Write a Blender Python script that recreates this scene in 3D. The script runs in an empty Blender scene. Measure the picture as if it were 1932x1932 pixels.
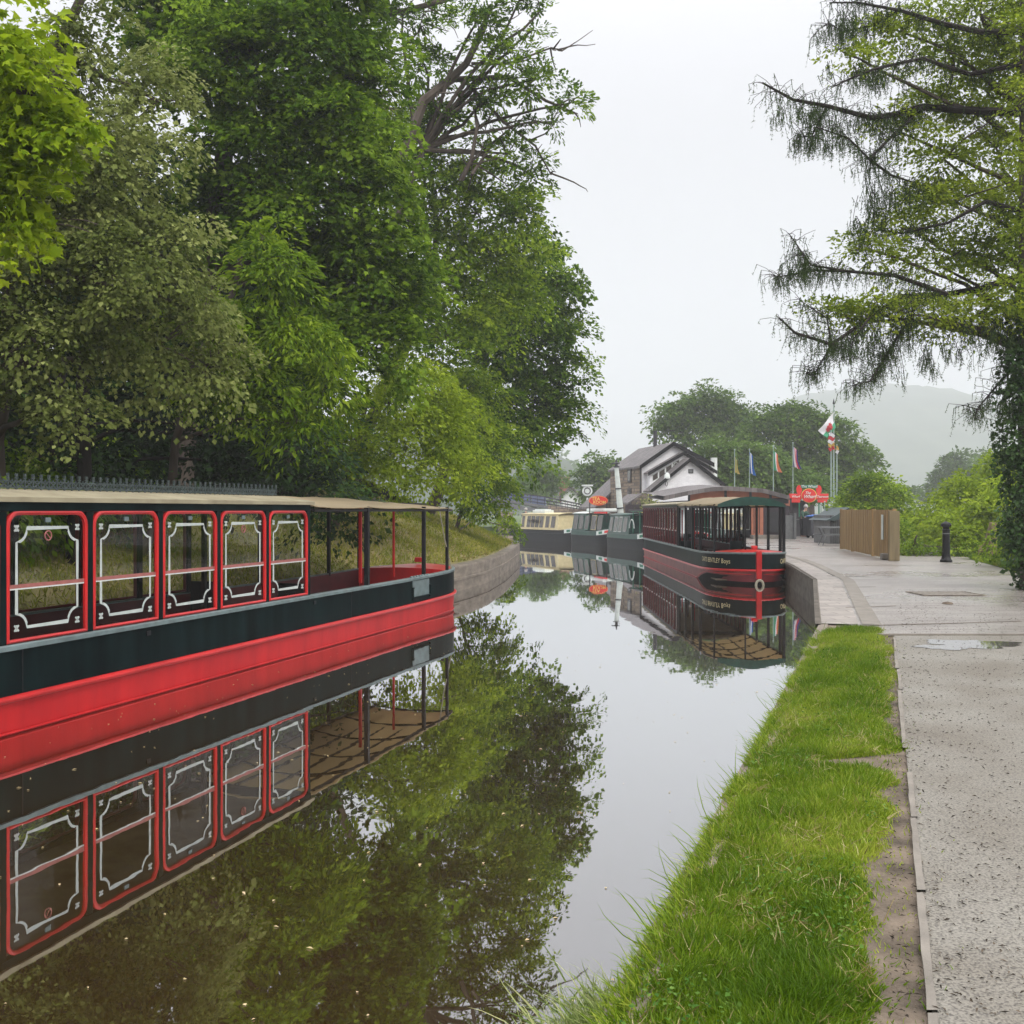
import bpy, math, random
import numpy as np
from mathutils import Vector, Matrix

# ------------------------------------------------------------------ camera, world, sun, exposure
S = bpy.context.scene
C = S.collection
F = 1932.0; HZ = 962.0; EYE = 2.05; LAND = 0.58

cd = bpy.data.cameras.new("camera"); cam = bpy.data.objects.new("camera", cd); C.objects.link(cam)
cd.sensor_width = 36; cd.lens = 36.0; cd.clip_start = 0.05; cd.clip_end = 6000
cd.shift_y = -4.0 / 1932.0
cam.location = (0, 0, EYE); cam.rotation_euler = (math.radians(90), 0, 0)
S.camera = cam
S.view_settings.view_transform = 'Standard'; S.view_settings.look = 'None'
S.view_settings.exposure = 0.58; S.view_settings.gamma = 1

SUN_EL = math.radians(44); SUN_AZ = math.radians(150)
w = bpy.data.worlds.new("World"); S.world = w; w.use_nodes = True
nt = w.node_tree; nt.nodes.clear()
out = nt.nodes.new('ShaderNodeOutputWorld'); bg = nt.nodes.new('ShaderNodeBackground')
sky = nt.nodes.new('ShaderNodeTexSky'); sky.sky_type = 'NISHITA'; sky.sun_disc = False
sky.sun_elevation = SUN_EL; sky.sun_rotation = SUN_AZ; sky.dust_density = 6; sky.air_density = 1.0
hs = nt.nodes.new('ShaderNodeHueSaturation'); hs.inputs['Saturation'].default_value = 0.25; hs.inputs['Value'].default_value = .62
nt.links.new(sky.outputs[0], hs.inputs['Color'])
mx = nt.nodes.new('ShaderNodeMix'); mx.data_type = 'RGBA'; mx.inputs[0].default_value = 0.86
nt.links.new(hs.outputs[0], mx.inputs[6]); mx.inputs[7].default_value = (5.4, 5.3, 5.55, 1)
# an overcast sky is brighter overhead than near the horizon
wtc = nt.nodes.new('ShaderNodeTexCoord'); wsx = nt.nodes.new('ShaderNodeSeparateXYZ'); nt.links.new(wtc.outputs['Generated'], wsx.inputs[0])
wmr = nt.nodes.new('ShaderNodeMapRange'); wmr.interpolation_type = 'SMOOTHSTEP'
wmr.inputs['From Min'].default_value = .30; wmr.inputs['From Max'].default_value = 1.0; wmr.inputs['To Min'].default_value = 1.0; wmr.inputs['To Max'].default_value = 5.2
nt.links.new(wsx.outputs['Z'], wmr.inputs['Value'])
wvm = nt.nodes.new('ShaderNodeVectorMath'); wvm.operation = 'SCALE'; nt.links.new(mx.outputs[2], wvm.inputs[0]); nt.links.new(wmr.outputs[0], wvm.inputs['Scale'])
nt.links.new(wvm.outputs[0], bg.inputs[0]); bg.inputs[1].default_value = 0.10
nt.links.new(bg.outputs[0], out.inputs[0])

sd = bpy.data.lights.new("sun", 'SUN'); so = bpy.data.objects.new("sun", sd); C.objects.link(so)
sd.energy = 1.5; sd.angle = math.radians(30); sd.color = (1.0, 0.96, 0.9)
dv = Vector((math.sin(SUN_AZ) * math.cos(SUN_EL), math.cos(SUN_AZ) * math.cos(SUN_EL), math.sin(SUN_EL)))
so.rotation_euler = dv.to_track_quat('Z', 'Y').to_euler(); so.location = (20, -20, 60)

S.cycles.max_bounces = 8; S.cycles.transparent_max_bounces = 8; S.cycles.volume_bounces = 3
S.cycles.diffuse_bounces = 5; S.cycles.glossy_bounces = 4; S.cycles.transmission_bounces = 4
S.cycles.use_denoising = True
try: S.cycles.denoiser = 'OPENIMAGEDENOISE'
except Exception: pass
S.cycles.sample_clamp_indirect = 6

R = random.Random(7)
NR = np.random.default_rng(11)

# ------------------------------------------------------------------ placing and meshes
def W(px, py, Y): return Vector(((px - 966) / F * Y, Y, EYE - (py - HZ) / F * Y))
def G(px, py, z=LAND):
    Y = F * (EYE - z) / (py - HZ); return Vector(((px - 966) / F * Y, Y, z))

def prop(o, label=None, cat=None, group=None, kind=None):
    if label: o['label'] = label
    if cat: o['category'] = cat
    if group: o['group'] = group
    if kind: o['kind'] = kind
    return o

def thing(name, label, cat, loc=(0, 0, 0), rotz=0.0, group=None):
    o = bpy.data.objects.new(name, None); C.objects.link(o); o.empty_display_size = 0.2
    o.location = loc; o.rotation_euler = (0, 0, rotz)
    return prop(o, label, cat, group)

def root_of(p):
    while p.parent: p = p.parent
    return p

class MB:
    def __init__(s): s.v = []; s.f = []
    def add(s, vs, fs):
        n = len(s.v); s.v += [tuple(v) for v in vs]; s.f += [tuple(i + n for i in f) for f in fs]; return s
    def box(s, c, d, rz=0.0):
        c = Vector(c); M = Matrix.Rotation(rz, 3, 'Z'); vs = []
        for z in (-.5, .5):
            for x, y in ((-.5, -.5), (.5, -.5), (.5, .5), (-.5, .5)):
                vs.append(c + M @ Vector((x * d[0], y * d[1], z * d[2])))
        return s.add(vs, [(3, 2, 1, 0), (4, 5, 6, 7), (0, 1, 5, 4), (1, 2, 6, 5), (2, 3, 7, 6), (3, 0, 4, 7)])
    def bar(s, p, q, w, h=None, up=(0, 0, 1)):
        p = Vector(p); q = Vector(q); h = h or w; t = (q - p).normalized(); up = Vector(up)
        if abs(t.dot(up)) > .95: up = Vector((1, 0, 0))
        a = t.cross(up).normalized(); b = a.cross(t).normalized(); vs = []
        for e in (p, q):
            for i, j in ((-1, -1), (1, -1), (1, 1), (-1, 1)): vs.append(e + a * i * w / 2 + b * j * h / 2)
        return s.add(vs, [(0, 1, 2, 3), (7, 6, 5, 4), (0, 4, 5, 1), (1, 5, 6, 2), (2, 6, 7, 3), (3, 7, 4, 0)])
    def tube(s, pts, r, n=8, closed=False, flat=1.0):
        pts = [Vector(p) for p in pts]; m = len(pts)
        rs = r if hasattr(r, '__len__') else [r] * m
        vs = []; pa = None
        for i, p in enumerate(pts):
            if closed: t = pts[(i + 1) % m] - pts[i - 1]
            else: t = pts[min(i + 1, m - 1)] - pts[max(i - 1, 0)]
            t = t.normalized() if t.length > 1e-9 else Vector((0, 0, 1))
            if pa is None:
                u = Vector((0, 0, 1)) if abs(t.z) < .9 else Vector((1, 0, 0)); a = t.cross(u).normalized()
            else:
                a = (pa - t * pa.dot(t)); a = a.normalized() if a.length > 1e-6 else t.orthogonal().normalized()
            pa = a; b = t.cross(a)
            for k in range(n):
                an = 2 * math.pi * k / n; vs.append(p + a * math.cos(an) * rs[i] + b * math.sin(an) * rs[i] * flat)
        fs = []
        for i in range(m if closed else m - 1):
            j = (i + 1) % m
            for k in range(n): fs.append((i * n + k, i * n + (k + 1) % n, j * n + (k + 1) % n, j * n + k))
        if not closed: fs += [tuple(range(n))[::-1], tuple((m - 1) * n + k for k in range(n))]
        return s.add(vs, fs)
    def prism(s, poly, ext):
        n = len(poly); poly = [Vector(p) for p in poly]; ext = Vector(ext)
        vs = poly + [p + ext for p in poly]
        fs = [tuple(range(n)), tuple(range(2 * n - 1, n - 1, -1))] + [(i, (i + 1) % n + 0, (i + 1) % n + n, i + n)[::-1] for i in range(n)]
        return s.add(vs, fs)
    def strip(s, A, B, closed=False):
        n = len(A); s0 = len(s.v); s.v += [tuple(a) for a in A] + [tuple(b) for b in B]
        for i in range(n if closed else n - 1):
            j = (i + 1) % n; s.f.append((s0 + i, s0 + j, s0 + n + j, s0 + n + i))
        return s
    def lathe(s, c, prof, n=16):
        c = Vector(c); vs = []
        for r, z in prof:
            for k in range(n):
                an = 2 * math.pi * k / n; vs.append(c + Vector((r * math.cos(an), r * math.sin(an), z)))
        m = len(prof); fs = []
        for i in range(m - 1):
            for k in range(n): fs.append((i * n + k, i * n + (k + 1) % n, (i + 1) * n + (k + 1) % n, (i + 1) * n + k))
        fs += [tuple(range(n))[::-1], tuple((m - 1) * n + k for k in range(n))]
        return s.add(vs, fs)
    def build(s, name, m, parent=None, world=True, smooth=False, bevel=0.0):
        off = Vector(root_of(parent).location) if (parent and world) else Vector((0, 0, 0))
        me = bpy.data.meshes.new(name)
        me.from_pydata([tuple(Vector(v) - off) for v in s.v], [], s.f); me.update()
        if m: me.materials.append(m)
        o = bpy.data.objects.new(name, me); C.objects.link(o)
        if parent: o.parent = parent
        if smooth:
            me.polygons.foreach_set('use_smooth', [True] * len(me.polygons))
            try: me.set_sharp_from_angle(angle=math.radians(40))
            except Exception: pass
        if bevel:
            b = o.modifiers.new('bevel', 'BEVEL'); b.width = bevel; b.segments = 2; b.limit_method = 'ANGLE'
        return o

def npmesh(name, m, parent, V, faces_flat, loop_start, tint=None, smooth=False):
    off = np.array(root_of(parent).location) if parent else np.zeros(3)
    me = bpy.data.meshes.new(name)
    me.vertices.add(len(V)); me.vertices.foreach_set('co', (V - off).astype(np.float32).ravel())
    me.loops.add(len(faces_flat)); me.loops.foreach_set('vertex_index', faces_flat.astype(np.int32))
    me.polygons.add(len(loop_start)); me.polygons.foreach_set('loop_start', loop_start.astype(np.int32))
    if tint is not None:
        a = me.attributes.new('tint', 'FLOAT', 'POINT'); a.data.foreach_set('value', tint.astype(np.float32))
    me.update(calc_edges=True)
    if smooth: me.polygons.foreach_set('use_smooth', np.ones(len(loop_start), bool))
    me.materials.append(m)
    o = bpy.data.objects.new(name, me); C.objects.link(o)
    if parent: o.parent = parent
    return o

def text_mesh(name, body, m, parent, size, mat4, extrude=0.004, world=True, spacing=1.0, shear=0.0):
    cu = bpy.data.curves.new(name + '_font', 'FONT'); cu.body = body; cu.size = size; cu.extrude = extrude
    cu.align_x = 'CENTER'; cu.align_y = 'CENTER'; cu.space_character = spacing; cu.shear = shear; cu.resolution_u = 3; cu.offset = size * .012
    t = bpy.data.objects.new(name + '_tmp', cu); C.objects.link(t)
    dg = bpy.context.evaluated_depsgraph_get(); me = bpy.data.meshes.new_from_object(t.evaluated_get(dg))
    bpy.data.objects.remove(t)
    me.materials.clear(); me.materials.append(m); me.name = name
    off = Matrix.Translation(-Vector(root_of(parent).location)) if (parent and world) else Matrix.Identity(4)
    me.transform(off @ mat4)
    o = bpy.data.objects.new(name, me); C.objects.link(o)
    if parent: o.parent = parent
    return o

def frame_mat(o, xa, za):
    """text frame: xa = reading direction, za = up"""
    xa = Vector(xa).normalized(); za = Vector(za).normalized(); n = xa.cross(za).normalized()
    M = Matrix((xa, za, n)).transposed().to_4x4(); M.translation = Vector(o); return M

# ------------------------------------------------------------------ materials
def _nodes(name):
    m = bpy.data.materials.new(name); m.use_nodes = True; t = m.node_tree
    return m, t, t.nodes['Principled BSDF'], t.nodes['Material Output']

def mat(name, col, rough=.6, var=.12, vscale=3.0, bump=0.0, bscale=40.0, metal=0.0, spec=.4, col2=None, stretch=None, detail=6):
    m, t, b, o = _nodes(name)
    tc = t.nodes.new('ShaderNodeTexCoord'); mp = t.nodes.new('ShaderNodeMapping')
    t.links.new(tc.outputs['Object'], mp.inputs[0])
    if stretch: mp.inputs['Scale'].default_value = stretch
    n = t.nodes.new('ShaderNodeTexNoise'); n.inputs['Scale'].default_value = vscale; n.inputs['Detail'].default_value = detail
    t.links.new(mp.outputs[0], n.inputs[0])
    r = t.nodes.new('ShaderNodeValToRGB'); r.color_ramp.elements[0].position = .3; r.color_ramp.elements[1].position = .7
    a = Vector(col); c2 = Vector(col2) if col2 else a * (1 + var)
    c1 = a if col2 else a * (1 - var)
    r.color_ramp.elements[0].color = (*c1, 1); r.color_ramp.elements[1].color = (*c2, 1)
    t.links.new(n.outputs[0], r.inputs[0]); t.links.new(r.outputs[0], b.inputs['Base Color'])
    b.inputs['Roughness'].default_value = rough; b.inputs['Metallic'].default_value = metal
    b.inputs['Specular IOR Level'].default_value = spec
    if bump:
        n2 = t.nodes.new('ShaderNodeTexNoise'); n2.inputs['Scale'].default_value = bscale; n2.inputs['Detail'].default_value = 5
        t.links.new(mp.outputs[0], n2.inputs[0])
        bp = t.nodes.new('ShaderNodeBump'); bp.inputs['Strength'].default_value = bump; bp.inputs['Distance'].default_value = .02
        t.links.new(n2.outputs[0], bp.inputs['Height']); t.links.new(bp.outputs[0], b.inputs['Normal'])
    return m

def leafmat(name, c0, c1, c2, trans=.38, rough=.5, spec=.08):
    m, t, b, o = _nodes(name)
    at = t.nodes.new('ShaderNodeAttribute'); at.attribute_name = 'tint'
    r = t.nodes.new('ShaderNodeValToRGB'); e = r.color_ramp.elements
    e[0].position = 0; e[0].color = (*c0, 1); e[1].position = 1; e[1].color = (*c2, 1)
    k = e.new(.5); k.color = (*c1, 1)
    t.links.new(at.outputs['Fac'], r.inputs[0]); t.links.new(r.outputs[0], b.inputs['Base Color'])
    b.inputs['Roughness'].default_value = rough; b.inputs['Specular IOR Level'].default_value = spec
    tr = t.nodes.new('ShaderNodeBsdfTranslucent'); t.links.new(r.outputs[0], tr.inputs[0])
    ms = t.nodes.new('ShaderNodeMixShader'); ms.inputs[0].default_value = trans
    t.links.new(b.outputs[0], ms.inputs[1]); t.links.new(tr.outputs[0], ms.inputs[2]); t.links.new(ms.outputs[0], o.inputs[0])
    return m

M = {}
M['dkgreen'] = mat('dark green boat paint', (.004, .010, .010), .28, .55, 1.8, .06, 20, spec=.08, stretch=(2.5, 2.5, .45), detail=12)
M['black'] = mat('black tar paint', (.008, .008, .009), .45, .3, 3, spec=.2)
M['blackmatt'] = mat('matt black timber', (.008, .008, .008), .8, .3, 6, spec=.1)
M['hullblack'] = mat('weathered black hull', (.012, .013, .013), .5, .5, 5, .1, 12, spec=.15, stretch=(1, 1, 4))
M['red'] = mat('red boat paint', (.46, .014, .014), .32, .18, 2.5, .03, 25)
M['redband'] = mat('faded red hull paint', (.34, .007, .009), .40, .22, 1.6, .08, 14, col2=(.48, .014, .015), spec=.15, stretch=(2.2, 2.2, .5), detail=12)
M['dkgreen'].node_tree.nodes['Principled BSDF'].inputs['IOR'].default_value = 1.22
M['dullred'] = mat('dull weathered red', (.16, .03, .025), .45, .3, 3, .05, 18, col2=(.26, .055, .045), spec=.2)
M['paintline'] = mat('grey white line paint', (.42, .46, .43), .5, .12, 10)
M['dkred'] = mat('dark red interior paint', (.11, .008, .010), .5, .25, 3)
M['greyrail'] = mat('grey green rail paint', (.12, .16, .16), .35, .25, 8)
M['white'] = mat('white paint', (.62, .66, .62), .5, .1, 8)
M['cream'] = mat('cream paint', (.55, .47, .26), .5, .12, 5)
M['roofpaint'] = mat('tan roof paint', (.22, .19, .12), .6, .25, 3, .15, 30, col2=(.36, .32, .21))
M['crest'] = mat('dark cast crest', (.045, .062, .062), .4, .3, 20)
M['pinkbar'] = mat('faded sash bar', (.30, .10, .085), .5, .15, 12)
M['rope'] = mat('rope', (.35, .32, .24), .9, .2, 60)
M['wood'] = mat('floor boards', (.10, .075, .05), .7, .3, 5, .2, 20)

def canvas(name, col, tr=.5):
    m, t, b, o = _nodes(name)
    n = t.nodes.new('ShaderNodeTexNoise'); n.inputs['Scale'].default_value = 2.5; n.inputs['Detail'].default_value = 6
    r = t.nodes.new('ShaderNodeValToRGB'); r.color_ramp.elements[0].color = (*(Vector(col) * .75), 1); r.color_ramp.elements[1].color = (*(Vector(col) * 1.15), 1)
    t.links.new(n.outputs[0], r.inputs[0]); t.links.new(r.outputs[0], b.inputs['Base Color']); b.inputs['Roughness'].default_value = .62
    tb = t.nodes.new('ShaderNodeBsdfTranslucent'); t.links.new(r.outputs[0], tb.inputs[0])
    ms = t.nodes.new('ShaderNodeMixShader'); ms.inputs[0].default_value = tr
    t.links.new(b.outputs[0], ms.inputs[1]); t.links.new(tb.outputs[0], ms.inputs[2]); t.links.new(ms.outputs[0], o.inputs[0])
    return m
M['canvas'] = canvas('cream canvas', (.55, .46, .30), .55)
M['canvasgreen'] = canvas('green canvas', (.02, .07, .065), .15)

def glass(name, refl=.22, tint=(.88, .92, .89)):
    m, t, b, o = _nodes(name)
    t.nodes.remove(b)
    tr = t.nodes.new('ShaderNodeBsdfTransparent'); tr.inputs[0].default_value = (*tint, 1)
    gl = t.nodes.new('ShaderNodeBsdfGlossy'); gl.inputs['Roughness'].default_value = .01
    fr = t.nodes.new('ShaderNodeFresnel'); fr.inputs[0].default_value = 1.5
    ma = t.nodes.new('ShaderNodeMath'); ma.operation = 'MULTIPLY'; ma.inputs[1].default_value = 1.0
    t.links.new(fr.outputs[0], ma.inputs[0])
    ms = t.nodes.new('ShaderNodeMixShader'); t.links.new(ma.outputs[0], ms.inputs[0])
    t.links.new(tr.outputs[0], ms.inputs[1]); t.links.new(gl.outputs[0], ms.inputs[2]); t.links.new(ms.outputs[0], o.inputs[0])
    return m
M['glass'] = glass('window glass')

def water_mat():
    m, t, b, o = _nodes('canal water')
    t.nodes.remove(b)
    tc = t.nodes.new('ShaderNodeTexCoord')
    n = t.nodes.new('ShaderNodeTexNoise'); n.inputs['Scale'].default_value = .35; n.inputs['Detail'].default_value = 4
    t.links.new(tc.outputs['Object'], n.inputs[0])
    bp = t.nodes.new('ShaderNodeBump'); bp.inputs['Strength'].default_value = .018; bp.inputs['Distance'].default_value = .03
    n3 = t.nodes.new('ShaderNodeTexNoise'); n3.inputs['Scale'].default_value = 2.2; n3.inputs['Detail'].default_value = 2
    t.links.new(tc.outputs['Object'], n3.inputs[0]); t.links.new(n3.outputs[0], bp.inputs['Height'])
    df = t.nodes.new('ShaderNodeBsdfDiffuse')
    r = t.nodes.new('ShaderNodeValToRGB'); r.color_ramp.elements[0].color = (.036, .020, .005, 1); r.color_ramp.elements[1].color = (.026, .016, .004, 1)
    t.links.new(n.outputs[0], r.inputs[0]); t.links.new(r.outputs[0], df.inputs[0])
    gl = t.nodes.new('ShaderNodeBsdfGlossy'); gl.inputs['Roughness'].default_value = .012; gl.inputs[0].default_value = (.97, .98, 1, 1)
    t.links.new(bp.outputs[0], gl.inputs['Normal'])
    lw = t.nodes.new('ShaderNodeLayerWeight'); lw.inputs[0].default_value = .5
    mr = t.nodes.new('ShaderNodeMapRange'); mr.inputs['From Min'].default_value = .48; mr.inputs['From Max'].default_value = 1.0
    mr.inputs['To Min'].default_value = .33; mr.inputs['To Max'].default_value = .96
    t.links.new(lw.outputs['Facing'], mr.inputs['Value'])
    ms = t.nodes.new('ShaderNodeMixShader'); t.links.new(mr.outputs[0], ms.inputs[0])
    t.links.new(df.outputs[0], ms.inputs[1]); t.links.new(gl.outputs[0], ms.inputs[2]); t.links.new(ms.outputs[0], o.inputs[0])
    return m
M['water'] = water_mat()

def asphalt_mat():
    m, t, b, o = _nodes('gritty path surface')
    tc = t.nodes.new('ShaderNodeTexCoord')
    v = t.nodes.new('ShaderNodeTexVoronoi'); v.inputs['Scale'].default_value = 140
    n = t.nodes.new('ShaderNodeTexNoise'); n.inputs['Scale'].default_value = 95; n.inputs['Detail'].default_value = 5
    n2 = t.nodes.new('ShaderNodeTexNoise'); n2.inputs['Scale'].default_value = 1.3; n2.inputs['Detail'].default_value = 8
    for x in (v, n, n2): t.links.new(tc.outputs['Object'], x.inputs[0])
    r = t.nodes.new('ShaderNodeValToRGB'); e = r.color_ramp.elements
    e[0].position = .34; e[0].color = (.08, .073, .062, 1); e[1].position = .54; e[1].color = (.235, .222, .19, 1)
    t.links.new(n.outputs[0], r.inputs[0])
    r2 = t.nodes.new('ShaderNodeValToRGB'); e = r2.color_ramp.elements
    e[0].position = .30; e[0].color = (.72, .67, .60, 1); e[1].position = .70; e[1].color = (1.1, 1.1, 1.08, 1)
    t.links.new(n2.outputs[0], r2.inputs[0])
    mm = t.nodes.new('ShaderNodeMix'); mm.data_type = 'RGBA'; mm.blend_type = 'MULTIPLY'; mm.inputs[0].default_value = 1
    t.links.new(r.outputs[0], mm.inputs[6]); t.links.new(r2.outputs[0], mm.inputs[7])
    mv = t.nodes.new('ShaderNodeMix'); mv.data_type = 'RGBA'; mv.blend_type = 'MULTIPLY'; mv.inputs[0].default_value = .4
    rv = t.nodes.new('ShaderNodeSeparateColor'); t.links.new(v.outputs['Color'], rv.inputs[0])
    r3 = t.nodes.new('ShaderNodeValToRGB'); r3.color_ramp.elements[0].color = (.25, .24, .22, 1); r3.color_ramp.elements[1].position = .25
    t.links.new(rv.outputs[0], r3.inputs[0])
    t.links.new(mm.outputs[2], mv.inputs[6]); t.links.new(r3.outputs[0], mv.inputs[7])
    t.links.new(mv.outputs[2], b.inputs['Base Color'])
    b.inputs['Roughness'].default_value = .55
    bp = t.nodes.new('ShaderNodeBump'); bp.inputs['Strength'].default_value = .5; bp.inputs['Distance'].default_value = .006
    t.links.new(n.outputs[0], bp.inputs['Height']); t.links.new(bp.outputs[0], b.inputs['Normal'])
    return m
M['asphalt'] = asphalt_mat()

def wharf_mat():
    m, t, b, o = _nodes('wet brushed concrete')
    tc = t.nodes.new('ShaderNodeTexCoord'); mp = t.nodes.new('ShaderNodeMapping'); mp.inputs['Scale'].default_value = (.22, 2.6, 1)
    t.links.new(tc.outputs['Object'], mp.inputs[0])
    n = t.nodes.new('ShaderNodeTexNoise'); n.inputs['Scale'].default_value = 2.2; n.inputs['Detail'].default_value = 9; n.inputs['Roughness'].default_value = .65
    t.links.new(mp.outputs[0], n.inputs[0])
    n2 = t.nodes.new('ShaderNodeTexNoise'); n2.inputs['Scale'].default_value = .5; n2.inputs['Detail'].default_value = 6
    t.links.new(tc.outputs['Object'], n2.inputs[0])
    n4 = t.nodes.new('ShaderNodeTexNoise'); n4.inputs['Scale'].default_value = 45; n4.inputs['Detail'].default_value = 3
    t.links.new(tc.outputs['Object'], n4.inputs[0])
    r = t.nodes.new('ShaderNodeValToRGB'); e = r.color_ramp.elements
    e[0].position = .3; e[0].color = (.17, .15, .13, 1); e[1].position = .68; e[1].color = (.32, .295, .265, 1)
    t.links.new(n.outputs[0], r.inputs[0])
    r4 = t.nodes.new('ShaderNodeValToRGB'); e = r4.color_ramp.elements
    e[0].position = .36; e[0].color = (.35, .33, .3, 1); e[1].position = .48; e[1].color = (1, 1, 1, 1)
    t.links.new(n4.outputs[0], r4.inputs[0])
    mm = t.nodes.new('ShaderNodeMix'); mm.data_type = 'RGBA'; mm.blend_type = 'MULTIPLY'; mm.inputs[0].default_value = 1
    t.links.new(r.outputs[0], mm.inputs[6]); t.links.new(r4.outputs[0], mm.inputs[7])
    t.links.new(mm.outputs[2], b.inputs['Base Color'])
    rr = t.nodes.new('ShaderNodeMapRange'); rr.inputs['From Min'].default_value = .35; rr.inputs['From Max'].default_value = .65
    rr.inputs['To Min'].default_value = .22; rr.inputs['To Max'].default_value = .5
    t.links.new(n2.outputs[0], rr.inputs['Value']); t.links.new(rr.outputs[0], b.inputs['Roughness'])
    bp = t.nodes.new('ShaderNodeBump'); bp.inputs['Strength'].default_value = .35; bp.inputs['Distance'].default_value = .01
    t.links.new(n.outputs[0], bp.inputs['Height']); t.links.new(bp.outputs[0], b.inputs['Normal'])
    return m
M['wharf'] = wharf_mat()
M['concrete'] = mat('stained concrete', (.12, .10, .075), .7, .3, 2.2, .3, 25, col2=(.25, .21, .165), stretch=(1, 1, 3))
M['darkconcrete'] = mat('damp dark stone wall', (.045, .038, .026), .75, .4, 3, .5, 14, col2=(.13, .11, .085), stretch=(1, 1, 2))
M['kerb'] = mat('concrete edging', (.20, .18, .15), .7, .2, 6, .2, 40)
M['soil'] = mat('damp soil', (.05, .038, .025), .85, .3, 5, .6, 50, col2=(.21, .165, .12), detail=10)
M['turf'] = mat('turf base', (.03, .055, .008), .9, .3, 4, .5, 40, col2=(.07, .11, .015))
M['bankturf'] = mat('bank turf and leaf litter', (.14, .15, .03), .9, .3, 1.3, .5, 18, col2=(.34, .27, .13), detail=10)
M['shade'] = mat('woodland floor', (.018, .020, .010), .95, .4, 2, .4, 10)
M['bark'] = mat('brown bark', (.055, .042, .032), .9, .35, 4, .9, 18, stretch=(1, 1, .25), col2=(.13, .105, .085))
M['barkdark'] = mat('dark bark', (.020, .015, .012), .9, .35, 4, .8, 18, stretch=(1, 1, .25))
M['bed'] = mat('canal bed mud', (.04, .03, .015), .9, .2)
M['meadow'] = mat('meadow', (.05, .085, .02), .9, .3, .2, 0, 1, col2=(.09, .13, .03))

def brick_mat(name, c1, c2, mortar, scale, bw=.5, bh=.25, rough=.8, msize=.02, bump=.5, coord='Object', rot=None):
    m, t, b, o = _nodes(name)
    tc = t.nodes.new('ShaderNodeTexCoord'); mp = t.nodes.new('ShaderNodeMapping')
    t.links.new(tc.outputs[coord], mp.inputs[0])
    if rot: mp.inputs['Rotation'].default_value = rot
    br = t.nodes.new('ShaderNodeTexBrick'); br.inputs['Scale'].default_value = scale
    br.inputs['Color1'].default_value = (*c1, 1); br.inputs['Color2'].default_value = (*c2, 1); br.inputs['Mortar'].default_value = (*mortar, 1)
    br.inputs['Mortar Size'].default_value = msize; br.inputs['Brick Width'].default_value = bw; br.inputs['Row Height'].default_value = bh
    nz = t.nodes.new('ShaderNodeTexNoise'); nz.inputs['Scale'].default_value = 3; nz.inputs['Detail'].default_value = 6
    t.links.new(tc.outputs[coord], nz.inputs[0])
    va = t.nodes.new('ShaderNodeVectorMath'); va.operation = 'MULTIPLY_ADD'; va.inputs[1].default_value = (.12, .12, .12)
    t.links.new(nz.outputs['Color'], va.inputs[0]); t.links.new(mp.outputs[0], va.inputs[2]); t.links.new(va.outputs[0], br.inputs[0])
    mm = t.nodes.new('ShaderNodeMix'); mm.data_type = 'RGBA'; mm.blend_type = 'OVERLAY'; mm.inputs[0].default_value = .5
    t.links.new(br.outputs['Color'], mm.inputs[6]); t.links.new(nz.outputs['Fac'], mm.inputs[7])
    t.links.new(mm.outputs[2], b.inputs['Base Color']); b.inputs['Roughness'].default_value = rough
    bp = t.nodes.new('ShaderNodeBump'); bp.inputs['Strength'].default_value = bump; bp.inputs['Distance'].default_value = .02; bp.invert = True
    t.links.new(br.outputs['Fac'], bp.inputs['Height']); t.links.new(bp.outputs[0], b.inputs['Normal'])
    return m
M['setts'] = brick_mat('worn paving blocks', (.24, .21, .18), (.34, .30, .26), (.12, .10, .08), 1.0, .55, .26, .45, .012, .4)
XZ = (math.radians(90), 0, 0)
M['stone'] = brick_mat('rubble stone', (.13, .095, .065), (.28, .22, .16), (.10, .085, .07), 1.0, .45, .2, .85, .02, .8, rot=XZ)
M['whitewash'] = brick_mat('whitewashed brick', (.84, .84, .85), (.78, .78, .79), (.72, .72, .73), 1.0, .3, .1, .7, .01, .4, rot=XZ)
M['slate'] = brick_mat('slate roof', (.075, .065, .062), (.16, .14, .135), (.03, .03, .03), 1.0, .3, .2, .55, .01, .5)
M['redbrick'] = brick_mat('red brick', (.30, .09, .06), (.38, .13, .09), (.3, .25, .2), 1.0, .3, .1, .85, .01, .3, rot=XZ)
M['fencewood'] = mat('treated timber boards', (.21, .125, .045), .75, .3, 3, .3, 25, col2=(.34, .225, .085), stretch=(3, 3, .35))
M['rustwood'] = mat('weathered green timber', (.14, .11, .06), .8, .3, 3, .3, 25, col2=(.22, .17, .09), stretch=(3, 3, .35))
M['orange'] = mat('terracotta fascia', (.42, .15, .085), .6, .12, 4)
M['purple'] = mat('dark purple board', (.035, .026, .032), .5, .2, 4)
M['charcoal'] = mat('charcoal board', (.03, .03, .032), .5, .2, 4)
M['bin'] = mat('grey plastic', (.045, .048, .055), .45, .1, 4)
M['blue'] = mat('blue plastic', (.03, .13, .42), .45, .1, 4)
M['bluegrey'] = mat('blue grey smoke panel', (.12, .15, .24), .6, .2, 4)  # smoke colour, for the flat panels that stand in for it on the bridge
M['signred'] = mat('red sign paint', (.62, .03, .025), .4, .08, 4)
M['yellow'] = mat('yellow paint', (.75, .50, .12), .5, .05, 4)
M['boatgreen'] = mat('green boat paint', (.012, .055, .040), .35, .3, 5)
M['bannergreen'] = mat('mid green paint', (.02, .16, .09), .4, .2, 5)
M['polewhite'] = mat('white pole paint', (.55, .60, .56), .5, .1, 5)
M['galv'] = mat('pale green pole', (.28, .36, .31), .5, .15, 5)
M['skin'] = mat('skin', (.45, .26, .19), .6, .05, 8)
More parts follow.
